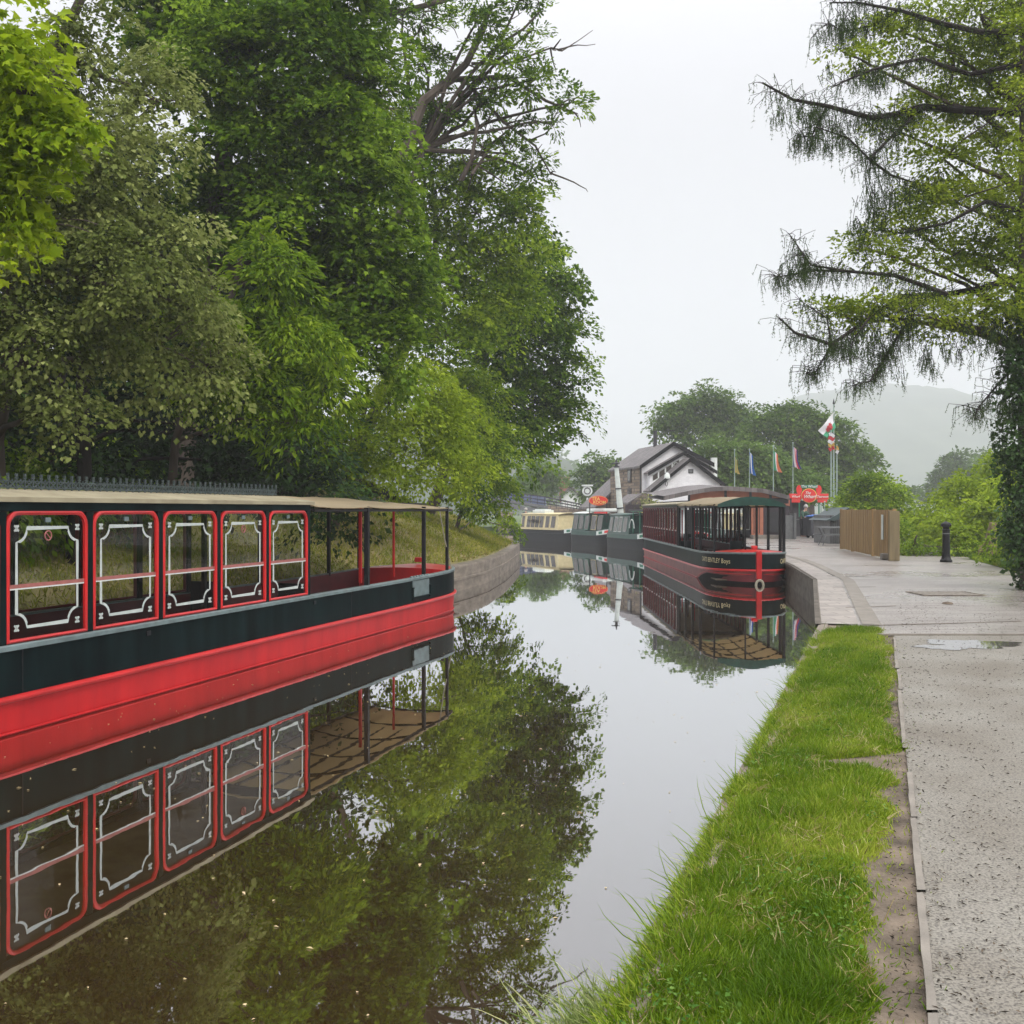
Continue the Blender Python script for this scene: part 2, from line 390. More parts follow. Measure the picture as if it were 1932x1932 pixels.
M['hair'] = mat('grey hair', (.35, .33, .31), .9, .2, 30)
M['shirt'] = mat('green shirt', (.03, .075, .05), .85, .15, 12)
M['navy'] = mat('navy jacket', (.012, .015, .03), .85, .15, 12)
M['trousers'] = mat('dark trousers', (.02, .02, .022), .85, .15, 12)
M['tarp'] = mat('dark green sheet', (.035, .055, .055), .5, .2, 4)
M['grill'] = mat('grey slats', (.12, .125, .125), .5, .2, 6)

# ------------------------------------------------------------------ leaves
def _norm(a): return a / np.maximum(np.linalg.norm(a, axis=-1, keepdims=True), 1e-9)
TPL = {
 'rhomb': (np.array([(0, 0, 0), (.45, .5, .10), (1, 0, -.06), (.45, -.5, .10)]), [(0, 1, 2), (0, 2, 3)]),
 'needle': (np.array([(0, .5, 0), (0, -.5, 0), (1, 0, 0)]), [(0, 1, 2)]),
 'maple': (np.array([(0, 0, 0), (.12, .30, .03), (.02, .52, 0), (.36, .40, .04), (.50, .72, -.06), (.62, .28, .05), (1, 0, -.1), (.62, -.28, .05), (.50, -.72, -.06), (.36, -.40, .04), (.02, -.52, 0), (.12, -.30, .03)]),
           [(0, 1, 2, 3, 4, 5, 6), (0, 6, 7, 8, 9, 10, 11)]),
 'oak': (np.array([(0, 0, 0), (.3, .28, .05), (.5, .18, .03), (.75, .38, .0), (1, 0, -.05), (.7, -.34, .0), (.5, -.2, .03), (.25, -.3, .05)]), [(0, 1, 2, 3, 4), (0, 4, 5, 6, 7)]),
 'blade': (np.array([(0, .5, 0), (0, -.5, 0), (.45, .42, .10), (.45, -.42, .10), (.8, .24, .02), (.8, -.24, .02), (1, 0, -.12)]), [(0, 1, 3, 2), (2, 3, 5, 4), (4, 5, 6)]),
}
def leaves(name, m, parent, P, D, N, L, Wd, shape, tint):
    D = _norm(D); A = _norm(np.cross(N, D)); N2 = np.cross(D, A)
    tv, tf = TPL[shape]; k = len(tv); n = len(P)
    V = P[:, None, :] + D[:, None, :] * (tv[None, :, 0:1] * L[:, None, None]) + A[:, None, :] * (tv[None, :, 1:2] * Wd[:, None, None]) + N2[:, None, :] * (tv[None, :, 2:3] * L[:, None, None])
    base = (np.arange(n) * k)[:, None]
    flat = np.concatenate([np.array(f) for f in tf]); lens = np.array([len(f) for f in tf])
    FL = (base + flat[None, :]).ravel()
    st = np.concatenate([[0], np.cumsum(lens)[:-1]]); tot = lens.sum()
    LS = ((np.arange(n) * tot)[:, None] + st[None, :]).ravel()
    return npmesh(name, m, parent, V.reshape(-1, 3), FL, LS, np.repeat(np.clip(tint, 0, 1), k))

def rdir(n, rng=NR):
    return _norm(rng.normal(size=(n, 3)))

def clumps(blobs, per_m2, rng, bias=(0, -.8, .35), power=.6, lump=.3):
    """centres and outward directions of leaf sprays through the shells of ellipsoid blobs"""
    CC = []; DD = []; TT = []
    bias = np.array(bias)
    for (c, r) in blobs:
        c = np.array(c); r = np.array(r); area = 4 * math.pi * ((r[0] * r[1]) ** 1.6 + (r[0] * r[2]) ** 1.6 + (r[1] * r[2]) ** 1.6) ** (1 / 1.6) / 3 ** (1 / 1.6)
        n = max(4, int(area * per_m2)); d = rdir(n * 3, rng)
        keep = rng.random(len(d)) < np.clip(.45 + .8 * (d @ bias), .12, 1); d = d[keep][:n]
        ph = rng.random(3) * 6
        lp = 1 + lump * (np.sin(d[:, 0] * 5 + ph[0]) * np.sin(d[:, 2] * 6 + ph[1]) + .5 * np.sin(d[:, 1] * 9 + ph[2] + d[:, 2] * 8))
        rad = (1 - .5 * rng.random(len(d)) ** (1 / power)) * lp
        CC.append(c + d * r * rad[:, None]); DD.append(_norm(d / r)); TT.append(np.full(len(d), rng.normal(0, .10)) + rng.normal(0, .13, len(d)))
    return np.concatenate(CC), np.concatenate(DD), np.concatenate(TT)

def spray(name, m, parent, CC, DD, TT, nleaf, cs, ls, shape='rhomb', aspect=.55, rng=NR, up=.9, thick=.25, droop=.35, lvar=.35, ljit=.5):
    n = len(CC); base = 0.5 + TT
    N = _norm(DD * .55 + np.array([0, 0, up]) + rng.normal(0, .25, (n, 3)))
    N = np.repeat(N, nleaf, 0); P = np.repeat(CC, nleaf, 0); O = np.repeat(DD, nleaf, 0)
    q = rdir(n * nleaf, rng); q = q - N * np.sum(q * N, 1, keepdims=True); q = _norm(q)
    rho = np.sqrt(rng.random(n * nleaf)); csz = np.repeat(cs * (.6 + .8 * rng.random(n)), nleaf)
    P = P + q * (rho * csz)[:, None] + N * (rng.normal(0, thick, n * nleaf) * csz)[:, None]
    P[:, 2] -= droop * rho ** 2 * csz
    D = q * .8 + O * .5 + np.array([0, 0, -droop]) + rng.normal(0, .35, q.shape)
    NN = N + rng.normal(0, ljit, q.shape)
    L = ls * (1 + lvar * rng.normal(size=n * nleaf)).clip(.4, 1.8)
    T = np.repeat(base + rng.normal(0, .08, n), nleaf) + rng.normal(0, .19, n * nleaf)
    return leaves(name, m, parent, P, D, NN, L, L * aspect, shape, T)

def limb(mb, a, b, r0, r1, sag=.1, n=6, wob=.12, rng=R, sides=7):
    a = Vector(a); b = Vector(b); L = (b - a).length; pts = []; rs = []
    o = Vector((rng.uniform(-1, 1), rng.uniform(-1, 1), rng.uniform(-.5, .5))) * wob * L
    for i in range(n + 1):
        t = i / n; p = a.lerp(b, t) + o * math.sin(math.pi * t) + Vector((0, 0, sag * L * math.sin(math.pi * t)))
        if 0 < i < n: p += Vector((rng.uniform(-1, 1), rng.uniform(-1, 1), rng.uniform(-1, 1))) * L * .02
        pts.append(p); rs.append(r0 * (1 - t) + r1 * t)
    mb.tube(pts, rs, sides); return pts

def tree(name, label, base, top, r, blobs, leaf, per_m2=3.0, nleaf=22, cs=.45, ls=.12, shape='rhomb', aspect=.6, bark='bark', bias=(0, -.8, .35), cat='tree', twigs=True, up=.9, droop=.35, lump=.3, group=None, seed=1, thick=.25):
    rng = np.random.default_rng(seed); rr = random.Random(seed)
    near_ = base[0] < 0 and base[1] < 45
    if near_: per_m2 *= .50; nleaf = int(nleaf * 4.2); cs *= 1.30; ls *= 1.12; thick *= .45; lump = .42
    elif shape == 'rhomb': per_m2 *= .5; nleaf = int(nleaf * 2.1); cs *= 1.3; thick *= .5
    t = thing(name, label, cat, base, 0, group)
    mb = MB(); tp = limb(mb, Vector(base) - Vector((0, 0, .3)), top, r, r * .45, 0, 8, .04, rr, 10)
    CC, DD, TT = clumps(blobs, per_m2, rng, bias, lump=lump)
    if twigs:
        nc = 0
        for (c, rd) in blobs:
            c = Vector(c); s = min(tp, key=lambda p: (p - c).length + (.5 * max(0, p.z - c.z)))
            if (s - c).length > .3: limb(mb, s, c, r * .42, r * .16, .05, 6, .1, rr)
            m = max(3, int(min(12, len(CC) / len(blobs) / 6)))
            d2 = np.linalg.norm(CC - np.array(c), axis=1); idx = np.where(d2 < max(rd) * 1.15)[0]
            if len(idx):
                for k in rng.choice(idx, min(m, len(idx)), replace=False): limb(mb, c, CC[k], r * .13, r * .03, .04, 4, .1, rr, 5)
    mb.build('trunk', M[bark], t, smooth=True)
    spray('crown', leaf, t, CC, DD, TT, nleaf, cs, ls, shape, aspect, rng, up, thick, droop)
    return t

def B(px, py, Y, rx, ry=None, dz=None):
    """ellipsoid crown lobe: centre seen at (px,py) at distance Y, radii given as the photo shows them"""
    s = Y / F; ry = ry or rx; return (tuple(W(px, py, Y)), (rx * s, (dz or min(rx, ry) * .9) * s, ry * s))

LF = {}
LF['dark'] = leafmat('dark green leaves', (.026, .065, .004), (.10, .19, .010), (.29, .43, .03), .48)
LF['mid'] = leafmat('mid green leaves', (.05, .105, .005), (.16, .265, .012), (.37, .49, .035), .48)
LF['bright'] = leafmat('bright green leaves', (.10, .165, .007), (.24, .34, .014), (.40, .50, .035), .48)
LF['lime'] = leafmat('lime yellow leaves', (.13, .22, .008), (.27, .38, .012), (.42, .52, .03), .45)
LF['olive'] = leafmat('olive small leaves', (.07, .10, .018), (.19, .235, .055), (.38, .42, .14), .45)
LF['far'] = leafmat('far green leaves', (.04, .082, .012), (.085, .16, .022), (.17, .27, .04), .38)
LF['farbright'] = leafmat('far bright leaves', (.07, .14, .02), (.12, .21, .035), (.18, .28, .06), .35)
LF['ivy'] = leafmat('ivy leaves', (.015, .042, .008), (.035, .085, .014), (.08, .16, .03), .2, .4, .3)
LF['needle'] = leafmat('dark needles', (.026, .052, .012), (.052, .088, .020), (.10, .15, .03), .3)
LF['grass'] = leafmat('grass blades', (.075, .15, .006), (.16, .26, .010), (.36, .42, .05), .4, .5, .2)
LF['litter'] = leafmat('fallen leaves and dry grass', (.17, .18, .03), (.38, .31, .12), (.58, .47, .27), .15, .8, .1)
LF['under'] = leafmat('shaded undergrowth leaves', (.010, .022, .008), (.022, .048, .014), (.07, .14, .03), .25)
#--BODY--
# ------------------------------------------------------------------ the setting: ground, water, banks, path
def resample(pts, step):
    pts = [np.array(p, float) for p in pts]; out = [pts[0]]
    for a, b in zip(pts[:-1], pts[1:]):
        n = max(1, int(round(np.linalg.norm(b - a) / step)))
        for i in range(1, n + 1): out.append(a + (b - a) * i / n)
    return np.array(out)
def smooth_line(P, it=2):
    P = P.copy()
    for _ in range(it): P[1:-1] = (P[:-2] + 2 * P[1:-1] + P[2:]) / 4
    return P
def line_normals(P):
    T = np.gradient(P, axis=0); T /= np.linalg.norm(T, axis=1, keepdims=True)
    return np.stack([-T[:, 1], T[:, 0]], 1)

mb = MB(); mb.add([(-2600, -200, -.75), (2600, -200, -.75), (2600, 4000, -.75), (-2600, 4000, -.75)], [(0, 1, 2, 3)])
prop(mb.build('ground', M['bed']), kind='structure')
mb = MB(); mb.add([(-60, -8, 0), (12, -8, 0), (12, 92, 0), (-60, 92, 0)], [(0, 1, 2, 3)])
prop(mb.build('water', M['water']), kind='structure')

# left bank: a wall line with the slope behind it
LW = smooth_line(resample([(-11.0, -4), (-3.72, 20), (-2.55, 23), (-1.31, 25.8), (-.68, 28.7), (-.22, 33), (.12, 38), (.36, 42.4), (.28, 43.9), (-.5, 44.9), (-2.2, 46), (-8, 49), (-32, 60)], .5), 2)
LN = line_normals(LW)
prof_d = [.30, .5, .9, 1.4, 2.0, 2.7, 3.5, 4.5, 6, 8, 11, 15, 20, 28, 40]
def bank_h(d): return .55 + .40 * min(d, 3.0) + .30 * max(0, min(d - 3, 5)) + .12 * max(0, min(d - 8, 12)) - .1 * max(0, d - 20)
def bump2(x, y): return .5 * math.sin(x * 1.3 + y * .7) + .5 * math.sin(y * 1.9 - x * .8 + 1)
vs = []; fs = []
for i in range(len(LW)):
    for d in prof_d:
        x, y = LW[i] + LN[i] * (d - .3 if d < .4 else d)
        if d < .4: x, y = LW[i] + LN[i] * .30
        vs.append((x, y, bank_h(d) + (.05 * min(d, 3) * bump2(x, y) if d > .4 else -.03)))
m = len(prof_d)
for i in range(len(LW) - 1):
    for j in range(m - 1): fs.append((i * m + j, (i + 1) * m + j, (i + 1) * m + j + 1, i * m + j + 1)[::-1])
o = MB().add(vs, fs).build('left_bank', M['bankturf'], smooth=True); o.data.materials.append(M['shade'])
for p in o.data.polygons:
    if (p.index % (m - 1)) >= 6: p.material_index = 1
prop(o, kind='structure')

def wall_strip(P, N, offs, name, m_, label=None):
    rings = [[(P[i][0] + N[i][0] * d, P[i][1] + N[i][1] * d, z) for i in range(len(P))] for d, z in offs]
    mb = MB()
    for a, b in zip(rings[:-1], rings[1:]): mb.strip(a, b)
    n = len(P); k = len(rings)
    o = mb.build(name, m_)
    return o
o = wall_strip(LW, LN, [(0.02, -.74), (.02, .26), (0.0, .27), (0.0, .33), (.02, .34), (.02, .60), (.04, .65), (.30, .66), (.34, .55), (.34, -.74)], 'canal_wall', M['concrete'])
prop(o, 'stained concrete canal wall along the left bank with a groove along its face', 'wall')
mb = MB(); mb.box(Vector((-.02, 41.2, .30)), (.10, .34, .34)); t_ = mb.build('timber_fender', M['barkdark'], o, bevel=.02)

# right land
edge = [(-1.86, -3), (-1.15, -1), (.60, 3.85), (2.01, 7.72), (3.98, 13.2), (6.45, 21.7), (7.50, 27.4), (7.98, 30.5), (8.35, 35), (8.5, 46), (8.6, 52), (7.4, 58.5), (5.8, 65), (4.4, 72), (3.6, 80), (3.4, 90)]
poly = [Vector((x, y, .555)) for x, y in edge] + [Vector((80, 90, .555)), Vector((80, -3, .555))]
mb = MB(); mb.prism(poly[::-1], (0, 0, -1.3)); o = mb.build('earth', M['soil'])
prop(o, kind='structure')
E = np.array(edge); EN = -line_normals(E)     # towards the land
# canal walls of the right side, standing 20 mm proud of the earth
o = wall_strip(E[:6], EN[:6], [(-.03, -.74), (-.03, .565), (.09, .572), (.09, .40)], 'canal_wall', M['concrete'])
prop(o, 'low concrete canal edge below the grass verge', 'wall')
o = wall_strip(E[4:], EN[4:], [(-.05, -.74), (-.05, .50), (-.07, .50), (-.07, .578), (.0, .580), (.0, .40)], 'wharf_wall', M['darkconcrete'])
prop(o, 'dark damp stone wharf wall beside the moored boats', 'wall')

PE = lambda y: .361 * y + .15      # path edging line
mb = MB(); mb.add([(PE(-3), -3, .566), (40, -3, .566), (40, 12.1, .566), (PE(12.1), 12.1, .566)], [(0, 1, 2, 3)])
prop(mb.build('path', M['asphalt']), kind='structure')
# the wharf deck in one sheet
wp = [(PE(12.1) - .25, 12.1)] + [(x + .04, y) for x, y in edge[4:]] + [(40, 90), (40, 31), (13.6, 30.2), (12.6, 26.5), (11.2, 22.0), (10.6, 17), (10.4, 12.1)]
wp[1] = (4.35, 13.25)
mb = MB(); mb.add([(x, y, .572) for x, y in wp][::-1], [tuple(range(len(wp)))])
prop(mb.build('wharf_paving', M['wharf']), kind='structure')
# coping of blocks along the wharf edge
cps = resample([(4.02, 13.3), (6.47, 21.7), (7.54, 27.4), (8.02, 30.5), (8.39, 35), (8.54, 46), (8.62, 52), (7.45, 58.5), (5.9, 65)], .6)
cn = -line_normals(cps)
def rib(P, N, d0, d1, z, name, m_):
    mb = MB(); mb.strip([(P[i][0] + N[i][0] * d0, P[i][1] + N[i][1] * d0, z) for i in range(len(P))], [(P[i][0] + N[i][0] * d1, P[i][1] + N[i][1] * d1, z) for i in range(len(P))])
    return prop(mb.build(name, m_), kind='structure')
o = rib(cps, cn, 0.0, .46, .577, 'wharf_coping', M['setts'])
rib(cps, cn, .50, .74, .580, 'wharf_kerb', M['kerb'])
# slab joints in the wharf deck
mb = MB()
for (a, b, c, d) in [((700 + 0), 0, 0, 0)]: pass
for (px0, py0, px1, py1) in [(1571, 1108, 1652, 1107), (1567, 1068, 1720, 1066), (1560, 1086, 1640, 1088), (1596, 1146, 1690, 1143), (1608, 1181, 1925, 1172)]:
    a = G(px0, py0, .578); b = G(px1, py1, .578); mb.bar(a, b, .03, .002)
prop(mb.build('paving_joints', M['soil']), kind='structure')
mb = MB(); a = G(1640, 1199.5, .58); mb.bar((PE(12.1) - .3, 12.12, .575), (10.5, 12.12, .575), .06, .02)
prop(mb.build('paving_threshold', M['kerb']), kind='structure')
# concrete edging between verge and path: pieces with gaps
for (y0, y1) in ((2.0, 3.0), (3.02, 3.95), (3.97, 4.9), (4.92, 5.75), (6.35, 7.3), (7.32, 8.4), (8.42, 9.5), (9.55, 10.7), (10.75, 11.9)):
    j = R.uniform(-.008, .008); mb = MB(); m_ = 9; ys_ = [y0 + (y1 - y0) * q / m_ for q in range(m_ + 1)]; wl_ = [.015 + R.uniform(-.003, .003) for _ in ys_]; wr_ = [.015 + R.uniform(-.004, .003) for _ in ys_]; tz = [.576 + R.uniform(-.003, .003) for _ in ys_]; A1 = [(PE(q) + j - a_, q, z_) for q, a_, z_ in zip(ys_, wl_, tz)]; A2 = [(PE(q) + j + a_, q, z_) for q, a_, z_ in zip(ys_, wr_, tz)]; mb.strip(A2, A1); mb.strip(A1, [(p[0], p[1], .55) for p in A1]); mb.strip([(p[0], p[1], .55) for p in A2], A2)
    prop(mb.build('path_edging', M['kerb']), 'concrete edging length between the grass verge and the gritty path', 'kerb', 'edging lengths along the path')

# puddles
def puddle(cx, cy, rx, ry, seed, z=.5705):
    rr = random.Random(seed); n = 48; ph = [rr.uniform(0, 6.28) for _ in range(4)]; vs = [(cx, cy, z)]
    for i in range(n):
        a = 2 * math.pi * i / n; k = 1 + .16 * math.sin(3 * a + ph[0]) + .10 * math.sin(7 * a + ph[1]) + .07 * math.sin(13 * a + ph[2])
        vs.append((cx + rx * k * math.cos(a), cy + ry * k * math.sin(a), z))
    return vs, [(0, i, i % n + 1) for i in range(1, n + 1)]
m_, t_, b_, o_ = _nodes('puddle water'); b_.inputs['Base Color'].default_value = (.10, .09, .08, 1); b_.inputs['Roughness'].default_value = .03; b_.inputs['Specular IOR Level'].default_value = 1.0; b_.inputs['IOR'].default_value = 1.9
M['puddle'] = m_
v, f = puddle(5.10, 11.32, .48, .36, 1); prop(MB().add(v, f).build('puddle', M['puddle']), kind='structure')
v, f = puddle(4.66, 11.05, .28, .20, 2, .5712); prop(MB().add(v, f).build('puddle', M['puddle']), kind='structure')
# manhole cover on the wharf
c = G(1783, 1120, .580)
t = thing('drain_cover', 'rectangular iron drain cover set in the wet wharf paving', 'drain cover', c)
MB().box(c, (.95, .75, .008)).build('plate', M['kerb'], t)
mb = MB()
for i in range(-4, 5): mb.box(c + Vector((i * .1, 0, .004)), (.015, .62, .004))
for s in (-1, 1): mb.box(c + Vector((0, s * .40, .002)), (1.08, .03, .008)); mb.box(c + Vector((s * .52, 0, .002)), (.03, .74, .008))
mb.build('rim', M['soil'], t)

# far land, hills
mb = MB(); mb.prism([(-1500, 88, .6), (3.2, 88, .6), (3.2, 1500, .6), (-1500, 1500, .6)][::-1], (0, 0, -1.2)); prop(mb.build('far_bank', M['meadow']), kind='structure')
mb = MB(); mb.add([(3.2, 89.9, .5), (1500, 89.9, .5), (1500, 1500, .5), (3.2, 1500, .5)], [(0, 1, 2, 3)]); prop(mb.build('valley', M['meadow']), kind='structure')

def hill(name, sil, Y, depth, m_, seed, rough=1.0):
    """a real ridge: silhouette heights at distance Y, falling away to the front and the back"""
    rr = random.Random(seed); rows = 14; vs = []; xs = []
    a, b = sil[0][0], sil[-1][0]; n = 90
    for i in range(n + 1):
        px = a + (b - a) * i / n
        for k in range(len(sil) - 1):
            if sil[k][0] <= px <= sil[k + 1][0]:
                u = (px - sil[k][0]) / (sil[k + 1][0] - sil[k][0]); u = u * u * (3 - 2 * u); py = sil[k][1] * (1 - u) + sil[k + 1][1] * u; break
        xs.append((px, py))
    for j in range(rows + 1):
        v = j / rows; yy = Y - depth * (1 - v) if v < 1 else Y
        for (px, py) in xs:
            top = W(px, py, Y); hgt = top.z * math.sin(v * math.pi / 2) ** 1.2
            vs.append((top.x, Y - depth * (1 - v), hgt + rough * (rr.random() - .5) * (1 if v < 1 else .9) * min(1, v * 3)))
    for (px, py) in xs: vs.append((W(px, py, Y).x, Y + depth, 0))
    m = n + 1; fs = []
    for j in range(rows + 1):
        for i in range(n): fs.append((j * m + i, j * m + i + 1, (j + 1) * m + i + 1, (j + 1) * m + i))
    return prop(MB().add(vs, fs).build(name, m_, smooth=True), kind='structure')
M['hill'] = mat('wooded hillside', (.03, .05, .025), .95, .4, .03, 1, .2, col2=(.07, .09, .05), detail=10)
hill('hill', [(1180, 952), (1350, 860), (1440, 785), (1500, 752), (1560, 741), (1620, 735), (1670, 740), (1740, 756), (1800, 768), (1870, 792), (1960, 820), (2150, 800), (2400, 880)], 1350, 650, M['hill'], 3, 5.0)
hill('hill', [(560, 880), (800, 820), (900, 812), (1000, 845), (1040, 862), (1085, 888), (1120, 905), (1180, 935), (1260, 955)], 420, 160, M['hill'], 4, 3.0)

# haze: closed box round everything, sky outside
hb = MB(); hb.box((0, 1900, 198), (5400, 4300, 400)); hz = hb.build('haze', None)
m_ = bpy.data.materials.new('morning haze'); m_.use_nodes = True; nt_ = m_.node_tree; nt_.nodes.clear()
o_ = nt_.nodes.new('ShaderNodeOutputMaterial'); pv = nt_.nodes.new('ShaderNodeVolumePrincipled')
pv.inputs['Color'].default_value = (.80, .82, .85, 1); pv.inputs['Density'].default_value = .0011; pv.inputs['Anisotropy'].default_value = 0
nt_.links.new(pv.outputs[0], o_.inputs['Volume']); hz.data.materials.append(m_)
prop(hz, kind='stuff')
# ------------------------------------------------------------------ the two long trip boats
def trip_boat(name, label, loc, rz, HW, LEN, CAB, dz, stem, awn, nwin, posts, lettering=None, plate=False, crest=True, group='long red and black trip boats'):
    t = thing(name, label, 'boat', loc, rz, group)
    def hw(s, off=0):
        a = HW + off; L = 2.5 if stem else 2.0
        if s < L: a *= max(0, 1 - (1 - s / L) ** 2.5) ** (1 / 1.9)
        e = LEN - s
        if e < .8: a *= max(0, 1 - (1 - e / .8) ** 3) ** .5
        return a
    bow = lambda s: max(0, 1 - s / 4.5) ** 2
    ss = [0, .012, .04, .09, .16, .26, .38, .55, .75, 1.0, 1.3, 1.65, 2.0, 2.5, 3.1, 3.8, 4.6, 5.5] + [5.5 + (LEN - 6.3) * i / 14 for i in range(1, 14)] + [LEN - .8, LEN - .5, LEN - .25, LEN - .08, LEN]
    def ring(off, zf, bs=0.0):
        """closed ring: +y side from stern to bow, then the other side back; bs pulls the bow back"""
        sh = lambda s: s + (bs - off * .0) * max(0, 1 - s / 2.2)
        L1 = [(sh(s) - (off if s < .5 and off > 0 else 0) * (1 - s / .5 if s < .5 else 0), hw(s, off), zf(s)) for s in reversed(ss)]
        L2 = [(p[0], -p[1], p[2]) for p in reversed(L1)][1:-1]
        return L1 + L2
    zg = lambda s: .80 + .07 * bow(s); zr = lambda s: .335 + .06 * bow(s); zb = lambda s: (.27 if stem else .03) * min(1, max(0, (3.0 - s) / 1.3)) ** .7
    up = ring(0, zg); mid = ring(0.006, lambda s: zr(s))
    MB().strip(up, mid, True).build('hull', M['dkgreen'], t, False, True)
    rb = ring(.012, lambda s: zr(s) - .02); rb2 = ring(-.012, lambda s: zb(s) - .03, .02)
    MB().strip(rb, rb2, True).build('red_band', M['dullred' if stem else 'redband'], t, False, True)
    lo = ring(-.03, lambda s: zb(s) - .01, .04); lo2 = ring(-.12, lambda s: -.45, .5)
    MB().strip(lo, lo2, True).build('lower_hull', M['blackmatt'], t, False, True)
    MB().tube(ring(.035, zr), .032, 8, True).build('rubbing_strake', M['red'], t, False, True)
    MB().tube(ring(.004, lambda s: zb(s) + .015 if s < 3.2 else .02, .02), .014, 6, True).build('lower_strake', M['redband'], t, False, True)
    # gunwale: flat rail with a lip
    g1 = ring(.03, lambda s: zg(s) - .03); g2 = ring(.03, lambda s: zg(s) + .01); g3 = ring(.015, lambda s: zg(s) + .022); g4 = ring(-.07, lambda s: zg(s) + .022); g5 = ring(-.07, lambda s: zg(s) - .03)
    mb = MB()
    for a, b in ((g1, g2), (g2, g3), (g3, g4), (g4, g5), (g5, g1)): mb.strip(b, a, True)
    gw = mb.build('gunwale', M['greyrail'], t, False, True)
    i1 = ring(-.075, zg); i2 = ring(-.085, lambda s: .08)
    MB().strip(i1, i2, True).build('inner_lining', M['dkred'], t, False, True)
    fl = [(LEN - .3, hw(LEN - .3) - .1), (.6, hw(.6) - .1)]
    MB().box((LEN / 2, 0, .10), (LEN - 1.2, 2 * HW - .25, .03)).build('floor', M['wood'], t, False)
    # cambered red foredeck
    vs = []; fs = []; sl = [.05, .12, .25, .4, .6, .8, 1.0, 1.25, 1.5]; K = 10
    for s in sl:
        for k in range(K + 1):
            y = (hw(s) - .06) * (2 * k / K - 1); vs.append((s, y, zg(s) + .02 + (.07 if stem else .04) * (1 - (2 * k / K - 1) ** 2) * min(1, s / .5 + .2)))
    for i in range(len(sl) - 1):
        for k in range(K): fs.append((i * (K + 1) + k, (i + 1) * (K + 1) + k, (i + 1) * (K + 1) + k + 1, i * (K + 1) + k + 1))
    b0 = (len(sl) - 1) * (K + 1); n0 = len(vs)
    for k in range(K + 1): v = vs[b0 + k]; vs.append((v[0], v[1], zg(1.5) - .5))
    for k in range(K): fs.append((b0 + k, n0 + k, n0 + k + 1, b0 + k + 1))
    dk = MB().add(vs, fs).build('foredeck', M['red'], t, False, True)
    MB().box((.55, 0, zg(.5) + .15), (.16, .16, .10)).build('mooring_stud', M['red'], t, False, bevel=.02)
    if stem:
        MB().box((-.03, 0, (zg(0) + .14) / 2 + .04), (.10, .15, zg(0) - .10)).build('stem_post', M['red'], t, False, bevel=.02)
        MB().lathe((-.10, 0, 0), [(.0, 0), (.01, .001)], 8).tube([(-.12, .10 * math.cos(q), -.0 + .14 * math.sin(q)) for q in np.linspace(0, 6.28, 15)[:-1]], .035, 7, True).build('rope_fender', M['rope'], t, False, True)
    # red bench boxes in the open bow
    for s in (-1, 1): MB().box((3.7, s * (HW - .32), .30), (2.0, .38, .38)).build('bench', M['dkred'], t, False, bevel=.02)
    if plate:
        for s_ in (5.95, 12.85): MB().box((s_, HW + .006, .57), (.012, .006, .42)).build('hull_seam', M['black'], t, False)
        for s_ in (7.15, 11.0, 14.6): MB().box((s_, HW + .006, .70), (.07, .012, .05)).build('scupper', M['black'], t, False)
    # posts
    for (s, side, col, th) in posts:
        y = side * (hw(s) - .05) if abs(side) == 1 else side
        MB().box((s, y, (zg(s) + 2.08 + dz) / 2), (th, th, 2.04 + dz - zg(s) + .10)).build('post', M[col], t, False, bevel=.006)
    # cabin: beams, pillars, windows
    s0, s1 = CAB; top0 = 2.035 + dz; per = (s1 - s0 - .08) / nwin
    for side in (1, -1):
        y = side * (HW - .035)
        MB().box(((s0 + s1) / 2, y, top0 + .045), (s1 - s0, .07, .085)).build('top_beam', M['dkgreen'], t, False, bevel=.006)
        for k in range(nwin + 1):
            MB().box((s0 + .04 + k * per, y - side * .004, (.81 + top0) / 2), (.085, .06, top0 - .81)).build('pillar', M['dkgreen'], t, False, bevel=.004)
        for k in range(nwin):
            a = s0 + .04 + k * per + .06; b = s0 + .04 + (k + 1) * per - .06; z0 = .845; z1 = top0 - .01; yo = side * (HW - .02)
            wv = bpy.data.objects.new('window', None); wv.empty_display_size = .1; C.objects.link(wv); wv.parent = t
            wm = MB(); rad = .13; pts = []
            for (cx, cz, a0) in ((b - rad, z1 - rad, 0), (a + rad, z1 - rad, 90)):
                for q in range(6): an = math.radians(a0 + 18 * q); pts.append((cx + rad * math.cos(an), yo, cz + rad * math.sin(an)))
            pts += [(a, yo, z0), (b, yo, z0)]
            wm.tube(pts, .026, 6, True)
            bpy.data.objects.remove(wv)
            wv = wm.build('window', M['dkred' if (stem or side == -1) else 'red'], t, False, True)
            if side == -1 and not stem: continue
            MB().add([(a, yo - side * .012, z0), (b, yo - side * .012, z0), (b, yo - side * .012, z1), (a, yo - side * .012, z1)], [(0, 1, 2, 3) if side == -1 else (3, 2, 1, 0)]).build('pane', M['glass'], wv, False)
            MB().box(((a + b) / 2, yo - side * .004, z0 + .50), (b - a - .03, .012, .035)).build('sash_bar', M['pinkbar'], wv, False)
            MB().box(((a + b) / 2, yo - side * .006, z0 + .475), (b - a - .03, .012, .012)).build('sash_bar', M['white'], wv, False)
            # painted white line with scooped corners, proud of the glass
            i = .115; r = .13; A, Bx, Z0, Z1 = a + i, b - i, z0 + i, z1 - i - .03; pl = []
            for (cx, cz, a0) in ((A, Z0, 90), (Bx, Z0, 180), (Bx, Z1, 270), (A, Z1, 360)):
                for q in range(6): an = math.radians(a0 - 18 * q) if False else math.radians(a0 + (-18) * q); pl.append((cx + r * math.cos(an), cz + r * math.sin(an)))
            lm = MB(); n = len(pl); hwid = .0135; vs = []
